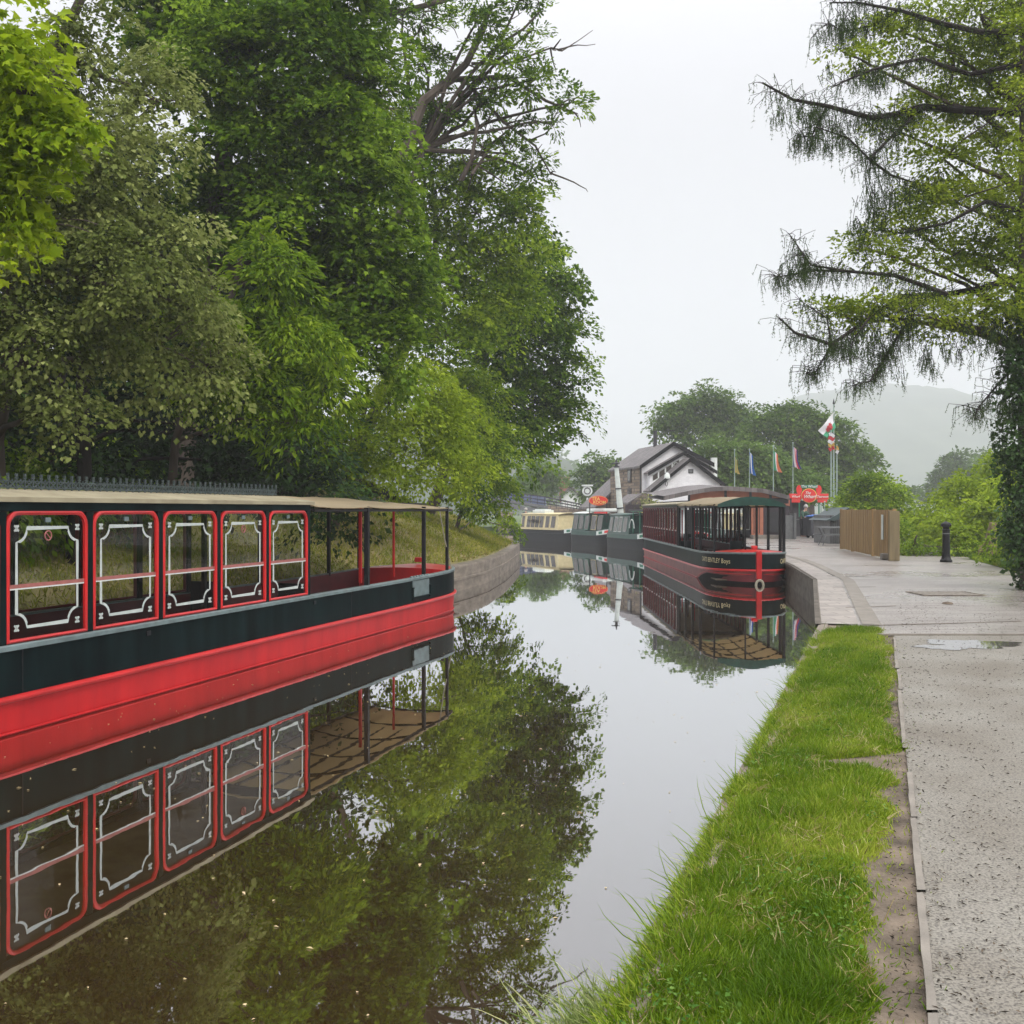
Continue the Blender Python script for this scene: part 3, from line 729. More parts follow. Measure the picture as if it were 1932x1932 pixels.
            for q in range(n):
                p0 = Vector(pl[q - 1]); p1 = Vector(pl[q]); p2 = Vector(pl[(q + 1) % n]); tt = (p2 - p0).normalized(); nn = Vector((-tt.y, tt.x))
                u0 = (p1 - p0).normalized(); k_ = 1 / max(.7, abs(Vector((-u0.y, u0.x)).dot(nn)))
                for sg in (-1, 1): pp = p1 + nn * sg * hwid * k_; vs.append((pp.x, yo - side * .002, pp.y))
            lm.add(vs, [(2 * q, 2 * q + 1, (2 * q + 3) % (2 * n), (2 * q + 2) % (2 * n)) for q in range(n)])
            for (cx, cz) in ((A, Z0), (Bx, Z0), (Bx, Z1), (A, Z1)):
                ox = .035 * (1 if cx == A else -1); oz = .035 * (1 if cz == Z0 else -1)
                for an in (45, 135):
                    c_, s_ = math.cos(math.radians(an)) * .038, math.sin(math.radians(an)) * .038
                    x_, z_ = cx + ox * 0 - ox * .6 * 0, cz
                    lm.bar((cx - c_, yo - side * .002, cz - s_), (cx + c_, yo - side * .002, cz + s_), .004, .018)
                lm.bar((cx, yo - side * .002, cz - .03), (cx, yo - side * .002, cz + .03), .004, .014)
            lm.build('painted_line', M['paintline'], wv, False) if not (stem and side == 1) else None
            MB().box(((a + b) / 2, yo - side * .004, z1 - .07), (.07, .012, .045)).build('catch', M['greyrail'], wv, False)
            if k in (1, 4) and side == 1:
                mbx = MB(); zc = z1 - .22; xc = (a + b) / 2
                mbx.tube([(xc + .045 * math.cos(q * math.pi / 6), yo - .001, zc + .045 * math.sin(q * math.pi / 6)) for q in range(12)], .007, 5, True)
                mbx.bar((xc - .03, yo - .001, zc - .03), (xc + .03, yo - .001, zc + .03), .006, .01)
                mbx.build('no_smoking_sticker', M['pinkbar'], wv, False)
    # end walls of the cabin
    for xs_ in (s0 + .03, s1 - .03):
        for yy, wd in ((-(HW - .3), .42), (HW - .3, .42)): MB().box((xs_, yy, .46 + .1), (.05, wd, .85)).build('bulkhead', M['dkgreen'], t, False)
    MB().box((s0 + .03, 0, top0 + .04), (.05, 2 * HW - .1, .10)).build('bulkhead_beam', M['dkgreen'], t, False)
    for k in range(int((s1 - s0) / 1.1)):
        for s in (-1, 1): MB().box((s0 + .9 + k * 1.1, s * (HW - .42), .36), (.40, .62, .40)).build('bench', M['dkred'], t, False, bevel=.02)
    for k in range(0, nwin, 2): MB().box((s0 + 1.3 + k * per, .12, 1.3), (.06, .05, 1.5)).build('inner_post', M['red'] if k % 4 else M['black'], t, False)
    # cabin roof
    vs = []; fs = []; K = 12; crown = .10
    za = top0 + .088
    for s in (s0 - .06, s1 + .1):
        for k in range(K + 1):
            u = 2 * k / K - 1; vs.append((s, u * (HW + .03), za + crown * (1 - u * u)))
        for k in range(K + 1):
            u = 2 * k / K - 1; vs.append((s, u * (HW + .03), za + crown * (1 - u * u) + .045))
    n1 = 2 * (K + 1)
    for k in range(K):
        fs += [(k, k + 1, n1 + k + 1, n1 + k), (K + 1 + k, n1 + K + 1 + k, n1 + K + 2 + k, K + 2 + k)]
        fs += [(k, K + 1 + k, K + 2 + k, k + 1), (n1 + k, n1 + k + 1, n1 + K + 2 + k, n1 + K + 1 + k)]
    fs += [(0, n1, n1 + K + 1, K + 1), (K, 2 * K + 1, n1 + 2 * K + 1, n1 + K)]
    MB().add(vs, fs).build('cabin_roof', M['roofpaint'], t, False, True)
    if crest:
        mb = MB(); zc = za + crown + .035; step = .112; n = int((s1 - s0 - .1) / step); yc = HW * .45
        mb.bar((s0, yc, zc + .015), (s0 + n * step, yc, zc + .015), .012, .014); mb.bar((s0, yc, zc + .078), (s0 + n * step, yc, zc + .078), .008, .010)
        for k in range(n + 1):
            x = s0 + k * step
            mb.bar((x, yc, zc), (x, yc, zc + .125), .015); mb.box((x, yc, zc + .108), (.042, .014, .014)); mb.box((x, yc, zc + .138), (.024, .020, .028))
            if k < n:
                mb.bar((x, yc, zc), (x + step, yc, zc + .09), .013); mb.bar((x, yc, zc + .09), (x + step, yc, zc), .013)
                mb.box((x + step / 2, yc, zc + .085), (.012, .010, .03))
        mb.build('roof_cresting', M['crest'], t, False)
    # bow awning on hoops
    A0, A1, cz, mname = awn; vs = []; fs = []; na = 10
    for i in range(na + 1):
        s = A0 + (A1 - A0) * i / na; wd = (hw(s) - .02) if s < 2.2 else HW; f = min(1, (s - A0) / (A1 - A0) + .0)
        ze = 2.065 + dz + .015 * f; c_ = cz * ((.8 if stem else .35) + (.2 if stem else .65) * min(1, f * 1.6))
        for k in range(K + 1):
            u = 2 * k / K - 1; vs.append((s, u * wd, ze + c_ * (1 - u * u) + .012 * math.sin(i * 2.1 + k)))
    for i in range(na):
        for k in range(K): fs.append((i * (K + 1) + k, i * (K + 1) + k + 1, (i + 1) * (K + 1) + k + 1, (i + 1) * (K + 1) + k))
    aw = MB().add(vs, fs).build('awning', M[mname], t, False, True)
    so_ = aw.modifiers.new('thick', 'SOLIDIFY'); so_.thickness = .012
    fm = MB()
    for side in (1, -1):
        fm.tube([(s, side * ((hw(s) - .05) if s < 2.2 else HW - .05), 2.045 + dz) for s in (A0 + .02, A0 + .3, A0 + .8, A0 + 1.4, A0 + 2.2, 4.0, A1)], .028, 6)
    for i in range(0, na + 1, 2):
        s = A0 + (A1 - A0) * i / na; wd = (hw(s) - .05) if s < 2.2 else HW - .05; c_ = cz * ((.8 if stem else .35) + (.2 if stem else .65) * min(1, (s - A0) / (A1 - A0) * 1.6))
        fm.tube([(s, u * wd, 2.04 + dz + c_ * (1 - u * u)) for u in (-1, -.6, -.2, .2, .6, 1)], .018, 5)
    for u in (-.5, 0, .5): fm.bar((A0 + .3, u * .8, 2.05 + dz + cz * .7), (A1, u * HW * .95, 2.04 + dz + cz * (1 - u * u)), .03)
    fm.build('awning_frame', M['black'], t, False)
    if stem:
        s_ = A0 - .03; wd = hw(A0) + .01; us = np.linspace(-1, 1, 13); z_ = 2.075 + dz
        tp = [(s_, u * wd, z_ + cz * .80 * (1 - u * u) + .03) for u in us]; bt_ = [(s_, u * wd, z_ - .05 + cz * .18 * (1 - u * u)) for u in us]
        MB().strip(bt_, tp).strip([(p[0] + .03, p[1], p[2]) for p in tp], [(p[0] + .03, p[1], p[2]) for p in bt_]).strip(tp, [(p[0] + .03, p[1], p[2]) for p in tp]).build('awning_front', M['boatgreen'], t, False)
    if lettering:
        sa_ = np.linspace(.02, 6, 400); ya_ = np.array([hw(q) for q in sa_]); al = np.concatenate([[0], np.cumsum(np.hypot(np.diff(sa_), np.diff(ya_)))])
        for side in (1, -1):
            o = text_mesh('boat_name', lettering, M['cream'], t, .185, Matrix.Identity(4), .0, False, 1.05)
            mid_ = np.interp(1.25, sa_, al)
            for v in o.data.vertices:
                x, y = v.co.x, v.co.y; q = mid_ + (-x if side == 1 else x); sq = np.interp(q, al, sa_); v.co = (sq, side * (hw(sq) + .012), .62 + y)
    if plate:
        mb = MB(); c_ = 3.05; yo = HW + .012
        mb.box((c_, yo, .62), (.80, .02, .29)); p_ = mb.build('hatch_plate', M['greyrail'], t, False, bevel=.004)
        mb = MB()
        for q in (-1, 1): mb.box((c_ + q * .42, yo + .02, .53), (.035, .03, .20)); mb.box((c_ + q * .42, yo + .025, .64), (.05, .03, .03))
        mb.bar((c_ - .42, yo + .02, .47), (c_ + .42, yo + .02, .47), .03, .02); mb.build('hinge', M['dkgreen'], p_, False)
        mb = MB()
        for q in range(7): mb.tube([(c_ - .42 + q * .13, yo - .02, .835), (c_ - .35 + q * .13, yo - .02, .835)], .022, 6)
        mb.build('lashing', M['greyrail'], p_, False, True)
        mb = MB(); mb.tube([(1.15, hw(1.15) - .02, .86), (1.6, HW * .93, 1.5), (1.98, HW * .96, 2.12)], .011, 6); mb.tube([(1.15 + .03 * math.cos(a), hw(1.15) - .03, .87 + .03 * math.sin(a)) for a in np.linspace(0, 6, 9)], .012, 6)
        mb.build('rope', M['rope'], t, False, True)
    return t

P1 = [(5.25, 1, 'black', .075), (2.75, 1, 'black', .065), (1.45, 1, 'black', .055), (5.25, -1, 'black', .075), (2.75, -1, 'black', .06), (1.45, -1, 'black', .055), (4.16, .35, 'red', .05), (2.7, .35, 'red', .04)]
a1 = math.atan2(-.957, -.289)
near = Vector((.302 * 21.75 - 7.375, 21.75, 0)); HW1 = 1.03
o1 = near - Vector((.957, -.289, 0)) * HW1
trip_boat('trip_boat', 'red and dark green trip boat in the left foreground with roof cresting', o1, a1, HW1, 18.0, (7.264, 17.72), 0, False, (.9, 7.1, .17, 'canvas'), 9, P1, plate=True)

P2 = [(7.0, 1, 'black', .08), (5.6, 1, 'black', .075), (4.2, 1, 'black', .075), (2.8, 1, 'black', .075), (7.0, -1, 'black', .08), (5.2, -1, 'black', .07), (3.6, -1, 'black', .075), (2.1, -1, 'black', .08), (1.1, -1, 'black', .08), (1.2, 1, 'black', .05), (1.0, .15, 'black', .04)]
trip_boat('trip_boat', 'red and black trip boat facing us at the wharf, with red stem and lettering', (6.72, 27.9, 0), math.radians(89.2), 1.16, 17.8, (7.2, 17.6), .10, True, (.9, 7.25, .27, 'canvas'), 14, P2, lettering='CARTS BENTLEY Boys', crest=False)
# ------------------------------------------------------------------ the three narrowboats further along
def narrowboat(label, stern, bow, HW, cab, wall, roofm, hullm, zc, wins, sign=False, whiteroof=None, dark_end=False, stern_deck=False):
    """stern, bow: ground points of the side that faces us; local x runs from the stern to the bow, the near side is -y"""
    a = Vector((stern[0], stern[1], 0)); b = Vector((bow[0], bow[1], 0)); L = (b - a).length
    rz = math.atan2(b.y - a.y, b.x - a.x); lat = Vector((-math.sin(rz), math.cos(rz), 0))
    t = thing('narrowboat', label, 'boat', a + lat * HW, rz, 'moored narrowboats along the far wharf')
    def hw(x):
        v = 1.0
        if x > L - 2.2: v = max(0, 1 - ((x - L + 2.2) / 2.2) ** 2.4) ** .8
        if x < .9: v = max(.25, (1 - ((.9 - x) / .9) ** 2) ** .5)
        return HW * v
    xs = [0, .2, .5, .9] + [.9 + (L - 3.1) * i / 6 for i in range(1, 6)] + [L - 2.2, L - 1.8, L - 1.4, L - 1.0, L - .6, L - .3, L - .1, L]
    rise = lambda x: .32 * max(0, (x - L + 2.6) / 2.6) ** 1.5
    def ring(zf, k=1.0, bx=0):
        A = [(x + bx * max(0, (x - L + 2.2) / 2.2), -hw(x) * k, zf(x)) for x in xs]; return A + [(p[0], -p[1], p[2]) for p in reversed(A)][1:]
    z1 = lambda x: .78 + rise(x)
    r0 = ring(z1); r1 = ring(lambda x: .52 + rise(x) * .7); r2 = ring(lambda x: .0, .97, -.25); r3 = ring(lambda x: -.4, .85, -.8)
    MB().strip(r1, r0, True).build('topside', M[hullm], t, False, True)
    mb = MB(); mb.strip(r2, r1, True); mb.strip(r3, r2, True); mb.build('hull', M['hullblack'], t, False, True)
    MB().tube(ring(lambda x: .53 + rise(x) * .7, 1.015), .022, 5, True).build('rubbing_strake', M['hullblack'], t, False, True)
    MB().tube(r0, .022, 5, True).build('gunwale', M[wall], t, False, True)
    n = len(r0); MB().add([(p[0], p[1], p[2] - .05) for p in r0], [tuple(range(n))]).build('deck', M['black'], t, False)
    # bow flash: white panel with a green and a red block, on both sides
    for sg in (-1, 1):
        x0, x1 = L - 1.95, L - .12; P = lambda x, z, o: (x, sg * (hw(x) + o), z)
        def band(xa, xb, zl, zh, o, n=6):
            A = [P(xa + (xb - xa) * i / n, z1(xa + (xb - xa) * i / n) + zl, o) for i in range(n + 1)]; Bq = [P(xa + (xb - xa) * i / n, z1(xa + (xb - xa) * i / n) + zh, o) for i in range(n + 1)]
            m_ = MB().strip(A, Bq); return m_
        wp_ = band(x0, x1, -.26, .0, .015).build('bow_panel', M['white'], t, False)
        band(x0 + .28, x0 + .62, -.20, -.06, .022).build('bow_mark', M['bannergreen'], wp_, False)
        band(x0 + .80, x1 - .1, -.20, -.06, .022).build('bow_mark', M['signred'], wp_, False)
    # cabin with inward-leaning sides
    c0, c1 = cab; tb, tt = HW - .16, HW - .30
    vs = [(c0, -tb, .78), (c1, -tb, .78), (c1 - .12, -tt, zc), (c0 + .06, -tt, zc), (c0, tb, .78), (c1, tb, .78), (c1 - .12, tt, zc), (c0 + .06, tt, zc)]
    MB().add(vs, [(0, 1, 2, 3), (5, 4, 7, 6), (1, 5, 6, 2), (4, 0, 3, 7)]).build('cabin', M[wall], t, False)
    K = 8; rv = []; rf = []
    for x in (c0 - .05, c1 + .05):
        for k in range(K + 1): u = 2 * k / K - 1; rv.append((x, u * (tt + .06), zc + .09 * (1 - u * u)))
    for k in range(K): rf.append((k, k + 1, K + 2 + k, K + 1 + k))
    ro = MB().add(rv, rf).build('roof', M[roofm], t, False, True); sm = ro.modifiers.new('thick', 'SOLIDIFY'); sm.thickness = .04
    for (xa, xb, mname) in wins:
        for sg in (-1, 1):
            def q(x, z, o=.012): f = (z - .78) / (zc - .78); return (x, sg * (tb + (tt - tb) * f + o), z)
            zl, zh = .90, zc - .10
            w_ = MB().strip([q(xa - .035, zl - .03), q(xb + .035, zl - .03)], [q(xa - .035, zh + .03), q(xb + .035, zh + .03)]).build('window', M[mname], t, False)
            MB().strip([q(xa, zl, .02), q(xb, zl, .02)], [q(xa, zh, .02), q(xb, zh, .02)]).build('pane', M['darkglass'], w_, False)
    return t, L
m_, t_, b_, o_ = _nodes('dark window glass'); b_.inputs['Base Color'].default_value = (.045, .035, .025, 1); b_.inputs['Roughness'].default_value = .06; b_.inputs['Specular IOR Level'].default_value = .8
M['darkglass'] = m_

bt, L = narrowboat('cream cabin narrowboat moored furthest away beneath the footbridge', (.1, 70.5), (4.15, 62.5), 1.05, (.7, 5.9), 'cream', 'cream', 'hullblack', 1.74, [(.85, 1.25, 'cream'), (1.6, 2.1, 'cream'), (2.2, 2.7, 'cream'), (2.8, 3.3, 'cream'), (3.4, 3.9, 'cream'), (4.2, 4.7, 'cream'), (4.95, 5.5, 'cream')])
for i, (x, s) in enumerate(((.45, .6),)): pass
MB().add([(1.75, -.97, 1.04), (3.8, -.94, 1.04), (3.8, -.90, 1.30), (1.75, -.93, 1.30)], [(0, 1, 2, 3)]) 
text_mesh('boat_name', 'Hitchhiker', M['black'], bt, .34, frame_mat((2.7, -.975, 1.32), (1, 0, 0), (0, .15, 1)), .004, False)
mb = MB(); mb.box((2.7, -.2, 1.93), (1.7, .7, .22)); mb.box((2.7, -.2, 2.06), (1.4, .5, .06)); mb.build('roof_box', M['white'], bt, False, bevel=.04)
mb = MB(); mb.box((-1.0, .0, .62), (1.9, 1.1, .10)); mb.box((-1.0, 0, .42), (1.8, 1.0, .35)); mb.build('stern_platform', M['hullblack'], bt, False, bevel=.02)
MB().tube([(.2, .1, .9), (-.5, .1, 1.2), (-1.0, .1, 1.25)], .03, 6).build('tiller', M['black'], bt, False, True)

bt2, L = narrowboat('dark green narrowboat with white roof, right after the cream cabin one', (3.35, 63.4), (5.55, 57.4), 1.05, (.5, 2.5), 'boatgreen', 'white', 'boatgreen', 1.82, [(.7, 1.3, 'boatgreen'), (1.5, 2.1, 'boatgreen'), (2.35, 2.9, 'bannergreen'), (3.3, 3.95, 'cream'), (4.15, 4.8, 'boatgreen')])
mb = MB(); mb.box((2.9, 0, 2.03), (2.4, .9, .2)); mb.build('roof_hatch', M['white'], bt2, False, bevel=.05)
MB().box((4.2, -.66, 1.89), (1.6, .1, .10)).build('roof_stripe', M['signred'], bt2, False)

bt3, L = narrowboat('green narrowboat with open framed foredeck, just behind the black and red trip boat', (5.02, 57.0), (6.75, 49.6), 1.05, (.5, 3.9), 'boatgreen', 'boatgreen', 'boatgreen', 1.75, [(.7, 1.2, 'boatgreen'), (1.45, 1.95, 'white'), (2.15, 2.65, 'white'), (2.9, 3.5, 'boatgreen')])
mb = MB()
for x in (4.2, 5.2, 6.2):
    for s in (-.75, .75): mb.bar((x, s, .8), (x, s, 1.98), .05)
    mb.bar((x, -.75, 1.98), (x, .75, 1.98), .05)
for s in (-.75, .75): mb.bar((3.9, s, 1.98), (6.6, s, 1.98), .05)
mb.build('canopy_frame', M['bannergreen'], bt3, False)
MB().box((5.2, 0, 2.03), (2.9, 1.7, .06)).build('canopy', M['charcoal'], bt3, False, bevel=.02)
mb = MB(); mb.tube([(4.3 + .35 * math.cos(a), -.86, 1.1 + .45 * abs(math.sin(a))) for a in np.linspace(0, math.pi, 9)], .03, 6); mb.build('arched_frame', M['white'], bt3, False, True)

# ------------------------------------------------------------------ footbridge beyond the narrowboats
t = thing('footbridge', 'long low footbridge with thin railings over the canal, stone abutment on its right', 'bridge', W(1035, 975, 86))
Yb = 86
def wb(px, py, dy=0): return W(px, py, Yb + dy)
mb = MB()
A = [wb(880, 936), wb(950, 944), wb(1034, 957)]
for a, b in zip(A[:-1], A[1:]):
    mb.bar(a, b, .12, .20); mb.bar(a - Vector((0, 0, .42)) + Vector((0, .15, 0)), b - Vector((0, 0, .38)) + Vector((0, .15, 0)), .25, .35)
    mb.bar(a + Vector((0, 1.6, -.1)), b + Vector((0, 1.6, -.1)), 3.0, .08)
mb.build('deck_beam', M['grill'], t)
mb = MB(); P_ = [wb(890, 922), wb(950, 927), wb(1034, 938), (wb(1100, 952)), wb(1150, 962)]; Q_ = [wb(890, 940), wb(950, 944), wb(1034, 957), wb(1100, 966), wb(1150, 976)]
for dy in (0, 3.0):
    D_ = Vector((0, dy, 0))
    for f in (0, .33, .66): mb.tube([p.lerp(q, f) + D_ for p, q in zip(P_, Q_)], .03, 5)
    for i in range(26):
        u = i / 25 * (len(P_) - 1); k = min(int(u), len(P_) - 2); f = u - k; mb.bar(P_[k].lerp(P_[k + 1], f) + D_, Q_[k].lerp(Q_[k + 1], f) + D_, .04)
mb.build('railing', M['charcoal'], t)
mb = MB()
for (a, b) in ((952, 975), (976, 1002), (1003, 1030)):
    f0 = (a - 950) / 84; f1 = (b - 950) / 84
    mb.prism([P_[1].lerp(P_[2], f0) + Vector((0, .06, -.05)), P_[1].lerp(P_[2], f1) + Vector((0, .06, -.05)), Q_[1].lerp(Q_[2], f1) + Vector((0, .06, .1)), Q_[1].lerp(Q_[2], f0) + Vector((0, .06, .1))], (0, .03, 0))
mb.build('smoke_panel', M['bluegrey'], t)  # flat panels added on the railing to stand in for blue smoke
mb = MB(); mb.prism([wb(1034, 953), wb(1096, 962), wb(1150, 971), wb(1150, 1005), wb(1034, 1005)], (0, 3, 0)); mb.build('abutment', M['stone'], t)
mb = MB(); mb.prism([wb(940, 965), wb(968, 967), wb(968, 1006), wb(940, 1006)], (0, 3, 0)); mb.build('pier', M['stone'], t)

# cottage with red chimney far behind the bridge
Yc = 112
def wc(px, py): return W(px, py, Yc)
t = thing('cottage', 'distant white gabled cottage with red brick chimney beyond the footbridge', 'house', wc(1080, 990))
MB().prism([wc(1060, 975), wc(1060, 936), wc(1078, 917), wc(1098, 938), wc(1098, 975)], (0, 5, 0)).build('wall', M['whitewash'], t)
mb = MB(); mb.prism([wc(1074, 915) + Vector((0, -.3, .1)), wc(1102, 941) + Vector((0, -.3, .1)), wc(1102, 944) + Vector((0, -.3, 0)), wc(1074, 919) + Vector((0, -.3, 0))], (0, 6, 0)); mb.prism([wc(1080, 915) + Vector((0, -.3, .1)), wc(1055, 938) + Vector((0, -.3, .1)), wc(1055, 941) + Vector((0, -.3, 0)), wc(1080, 919) + Vector((0, -.3, 0))], (0, 6, 0)); rf = mb.build('roof', M['slate'], t)
mb = MB(); c = wc(1066, 918); mb.box(c + Vector((0, 1.4, -.4)), (1.1, .9, 2.6)); mb.box(c + Vector((0, 1.4, 1.0)), (1.3, 1.1, .25)); ch = mb.build('chimney', M['redbrick'], rf)
mb = MB(); mb.lathe(c + Vector((-.25, 1.4, 1.1)), [(.14, 0), (.12, .4)], 8); mb.lathe(c + Vector((.25, 1.4, 1.1)), [(.14, 0), (.12, .4)], 8)
t = thing('clock_post', 'small white round post sign on a post right of the distant white cottage', 'sign', W(1108, 968, 84))
mb = MB(); p = W(1108, 939, 84); mb.bar(W(1108, 968, 84), p, .12); mb.build('post', M['white'], t)
mb = MB(); mb.tube([p + Vector((0, -.1, .55)), p + Vector((0, .1, .55))], .42, 14); mb.box(p + Vector((0, 0, 1.0)), (.9, .4, .12)); mb.build('face', M['white'], t)
MB().tube([p + Vector((.25 * math.cos(a), -.13, .55 + .25 * math.sin(a))) for a in np.linspace(0, 6.28, 13)[:-1]], .04, 5, True).build('mark', M['charcoal'], t)

# ------------------------------------------------------------------ canalside house and its extensions
YH = 66; sc_ = YH / 60
U = Vector((.982, .187, 0)); V = Vector((-.187, .982, 0)); H0 = W(1210, 990, YH)
def onp(px, py, off=0.0):
    """the point seen at (px,py) on the front plane moved off metres towards us"""
    P0 = H0 - V * off; d = Vector(((px - 966) / F, 1, -(py - HZ) / F)); n = V
    k = (P0 - Vector((0, 0, EYE))).dot(n) / d.dot(n); return Vector((0, 0, EYE)) + d * k
t = thing('canalside_house', 'whitewashed gabled canalside house with rubble stone side wall and slate roofs', 'house', (H0.x, H0.y, LAND))
def zb_(p): return Vector((p.x, p.y, LAND - .1))
def gable(px0, pxp, px1, ye0, yp, ye1, off, depth, m_='whitewash', name='gable_wall'):
    a = onp(px0, ye0, off); p = onp(pxp, yp, off); b = onp(px1, ye1, off)
    o = MB().prism([zb_(a), a, p, b, zb_(b)], V * depth).build(name, M[m_], t); return a, p, b
def slopes(a, p, b, depth, over=.30, th=.13, name='roof'):
    o = None
    for e in (a, b):
        d = (e - p).normalized(); q = e + d * over; up = Vector((0, 0, th))
        pp = p + Vector((0, 0, .06))
        mb = MB(); q_ = q + Vector((0, 0, .06))
        mb.prism([pp - V * over, q_ - V * over, q_ - V * over + up, pp - V * over + up], V * (depth + over)); o = mb.build(name, M['slate'], t)
        mb = MB(); mb.prism([pp - V * (over + .03) - Vector((0, 0, .12)), q_ - V * (over + .03) - Vector((0, 0, .12)), q_ - V * (over + .03) + up * 1.2, pp - V * (over + .03) + up * 1.2], V * .035)
        mb.build('bargeboard', M['blackmatt'], t)
    return o
a, p, b = gable(1211, 1268, 1337, 880, 840, 876, 0, 7.0); main = slopes(a, p, b, 7.0)
# stone side wall, 3 mm proud of the gable block's side
sa = a - U * .06; mb = MB(); mb.prism([zb_(sa), sa, sa + V * 7.0, zb_(sa + V * 7.0)], U * .05); mb.build('side_wall', M['stone'], t)
# lower wing further along the side
l0 = sa + V * 7.02; mb = MB(); w0 = l0 - U * 1.0
mb.prism([zb_(w0), w0 + Vector((0, 0, -2.6)), l0 + U * 1.2 + Vector((0, 0, -.6)), zb_(l0 + U * 1.2)], V * 4); mb.build('side_wing', M['stone'], t)
mb = MB(); mb.prism([w0 + Vector((0, 0, -2.75)) - U * .2 - V * .2, l0 + U * 1.2 + Vector((0, 0, -.6)) - V * .2, l0 + U * 1.2 + Vector((0, 0, -.42)) - V * .2, w0 + Vector((0, 0, -2.6)) - U * .2 - V * .2], V * 4.4); mb.build('roof', M['slate'], t)
for (f, z0, z1) in ((.34, 1.0, 2.9), (.34, 3.3, 4.2), (.72, .6, 2.6)):
    c = sa + V * 7 * f; o = MB().box(Vector((c.x, c.y, LAND + (z0 + z1) / 2)) - U * .02, (.08, .75, z1 - z0), math.atan2(U.y, U.x)).build('window', M['charcoal'], t)
    MB().box(Vector((c.x, c.y, LAND + (z0 + z1) / 2)) - U * .05, (.05, .5, z1 - z0 - .25), math.atan2(U.y, U.x)).build('pane', M['darkglass'], o)
# slim flue on the roof
c = onp(1236, 850, -3.2); MB().tube([c - Vector((0, 0, .8)), c + Vector((0, 0, 1.35))], .13, 8).build('flue', M['charcoal'], main)
mb = MB(); g0 = sa - V * .02 - U * .04; mb.bar(g0, Vector((g0.x, g0.y, LAND)), .09); mb.build('downpipe', M['charcoal'], t)
# middle gable with a row of windows below the roof slope
a, p, b = gable(1226, 1288, 1345, 893, 857, 890, .7, .69, name='middle_gable'); slopes(a, p, b, .66, .22, .09)
for (x0, x1, yt0, yt1, yb0, yb1) in ((1232, 1241, 897, 891, 907, 902), (1244, 1254, 890, 884, 902, 896), (1257, 1267, 882, 876, 895, 889), (1270, 1281, 874, 868, 887, 882), (1287, 1300, 870, 877, 884, 884)):
    q = [onp(x0, yb0, .72), onp(x1, yb1, .72), onp(x1, yt1, .72), onp(x0, yt0, .72)]
    o = MB().prism([onp(x0 - 1, yb0 + 1, .71), onp(x1 + 1, yb1 + 1, .71), onp(x1 + 1, yt1 - 1, .71), onp(x0 - 1, yt0 - 1, .71)], V * .01).build('window', M['white'], t)
    MB().prism(q, V * .005).build('pane', M['darkglass'], o)
    if x0 in (1270, 1287):
        c = (q[0] + q[2]) / 2 - V * .02; MB().tube([c + U * .16 * math.cos(k) + Vector((0, 0, .16 * math.sin(k))) for k in np.linspace(0, 6.28, 11)[:-1]], .025, 5, True).build('roundel', M['white'], o)
# nearest gable
a, p, b = gable(1231, 1300, 1358, 925, 869, 913, 1.9, 1.18, name='front_gable'); slopes(a, p, b, 1.15, .30, .10)
o = MB().prism([onp(1299, 893, 1.94), onp(1308, 893, 1.94), onp(1308, 885, 1.94), onp(1299, 885, 1.94)], V * .03).build('window', M['charcoal'], t)
MB().prism([onp(1300.5, 891.5, 1.96), onp(1306.5, 891.5, 1.96), onp(1306.5, 886.5, 1.96), onp(1300.5, 886.5, 1.96)], V * .01).build('pane', M['grill'], o)
c = onp(1259, 899, 2.1); mb = MB(); mb.lathe(c, [(.05, .25), (.18, .1), (.20, -.12), (.08, -.2)], 10); o = mb.build('globe_lamp', M['white'], t, smooth=True)
mb = MB(); mb.tube([c + Vector((0, .2, .2)), c + Vector((0, .1, .35)), c + Vector((0, 0, .25))], .02, 5); mb.tube([c + Vector((.06 * math.cos(q) - .05, 0, -.45 + .16 * math.sin(q))) for q in np.linspace(0, 6.28, 9)[:-1]], .02, 5, True); mb.build('bracket', M['charcoal'], o)
mb = MB(); mb.prism([onp(1222, 948, 2.0), onp(1300, 944, 2.0), onp(1300, 957, 2.0), onp(1222, 962, 2.0)], -V * .5); mb.build('porch_fascia', M['charcoal'], t)
mb = MB(); q = onp(1213, 926, 2.1); mb.prism([onp(1186, 948, 2.2), onp(1211, 931, 2.2), onp(1211, 934, 2.2), onp(1186, 951, 2.2)], V * 3); mb.build('lean_to_roof', M['slate'], t)
mb = MB(); mb.prism([zb_(onp(1221, 930, 1.8)), onp(1221, 930, 1.8), onp(1230, 930, 1.8), zb_(onp(1230, 930, 1.8))], V * 3); mb.build('stone_pier', M['stone'], t)
mb = MB(); mb.prism([onp(1180, 952, 2.5), onp(1210, 952, 2.5), onp(1210, 972, 2.5), onp(1180, 972, 2.5)], V * .06); mb.build('terrace_screen', M['purple'], t)
# chimney pots on the far slope
c = onp(1347, 878, -.5); mb = MB(); mb.tube([c - Vector((0, 0, 1.2)), c + Vector((0, 0, .5))], .22, 8); mb.build('white_flue', M['white'], main)
# hanging basket
c = onp(1225, 955, 2.8); t2 = thing('hanging_basket', 'green and yellow hanging basket at the corner of the canalside house', 'plant', c)
P_ = np.array(c) + NR.normal(0, .32, (420, 3)) * np.array([1, 1, 1.1])
leaves('foliage', leafmat('basket leaves', (.08, .12, .02), (.22, .26, .07), (.5, .48, .2)), t2, P_, rdir(420), rdir(420), np.full(420, .14), np.full(420, .09), 'rhomb', NR.random(420))
MB().tube([c + Vector((0, 0, 1.1)), c], .015, 5).build('chain', M['charcoal'], t2)

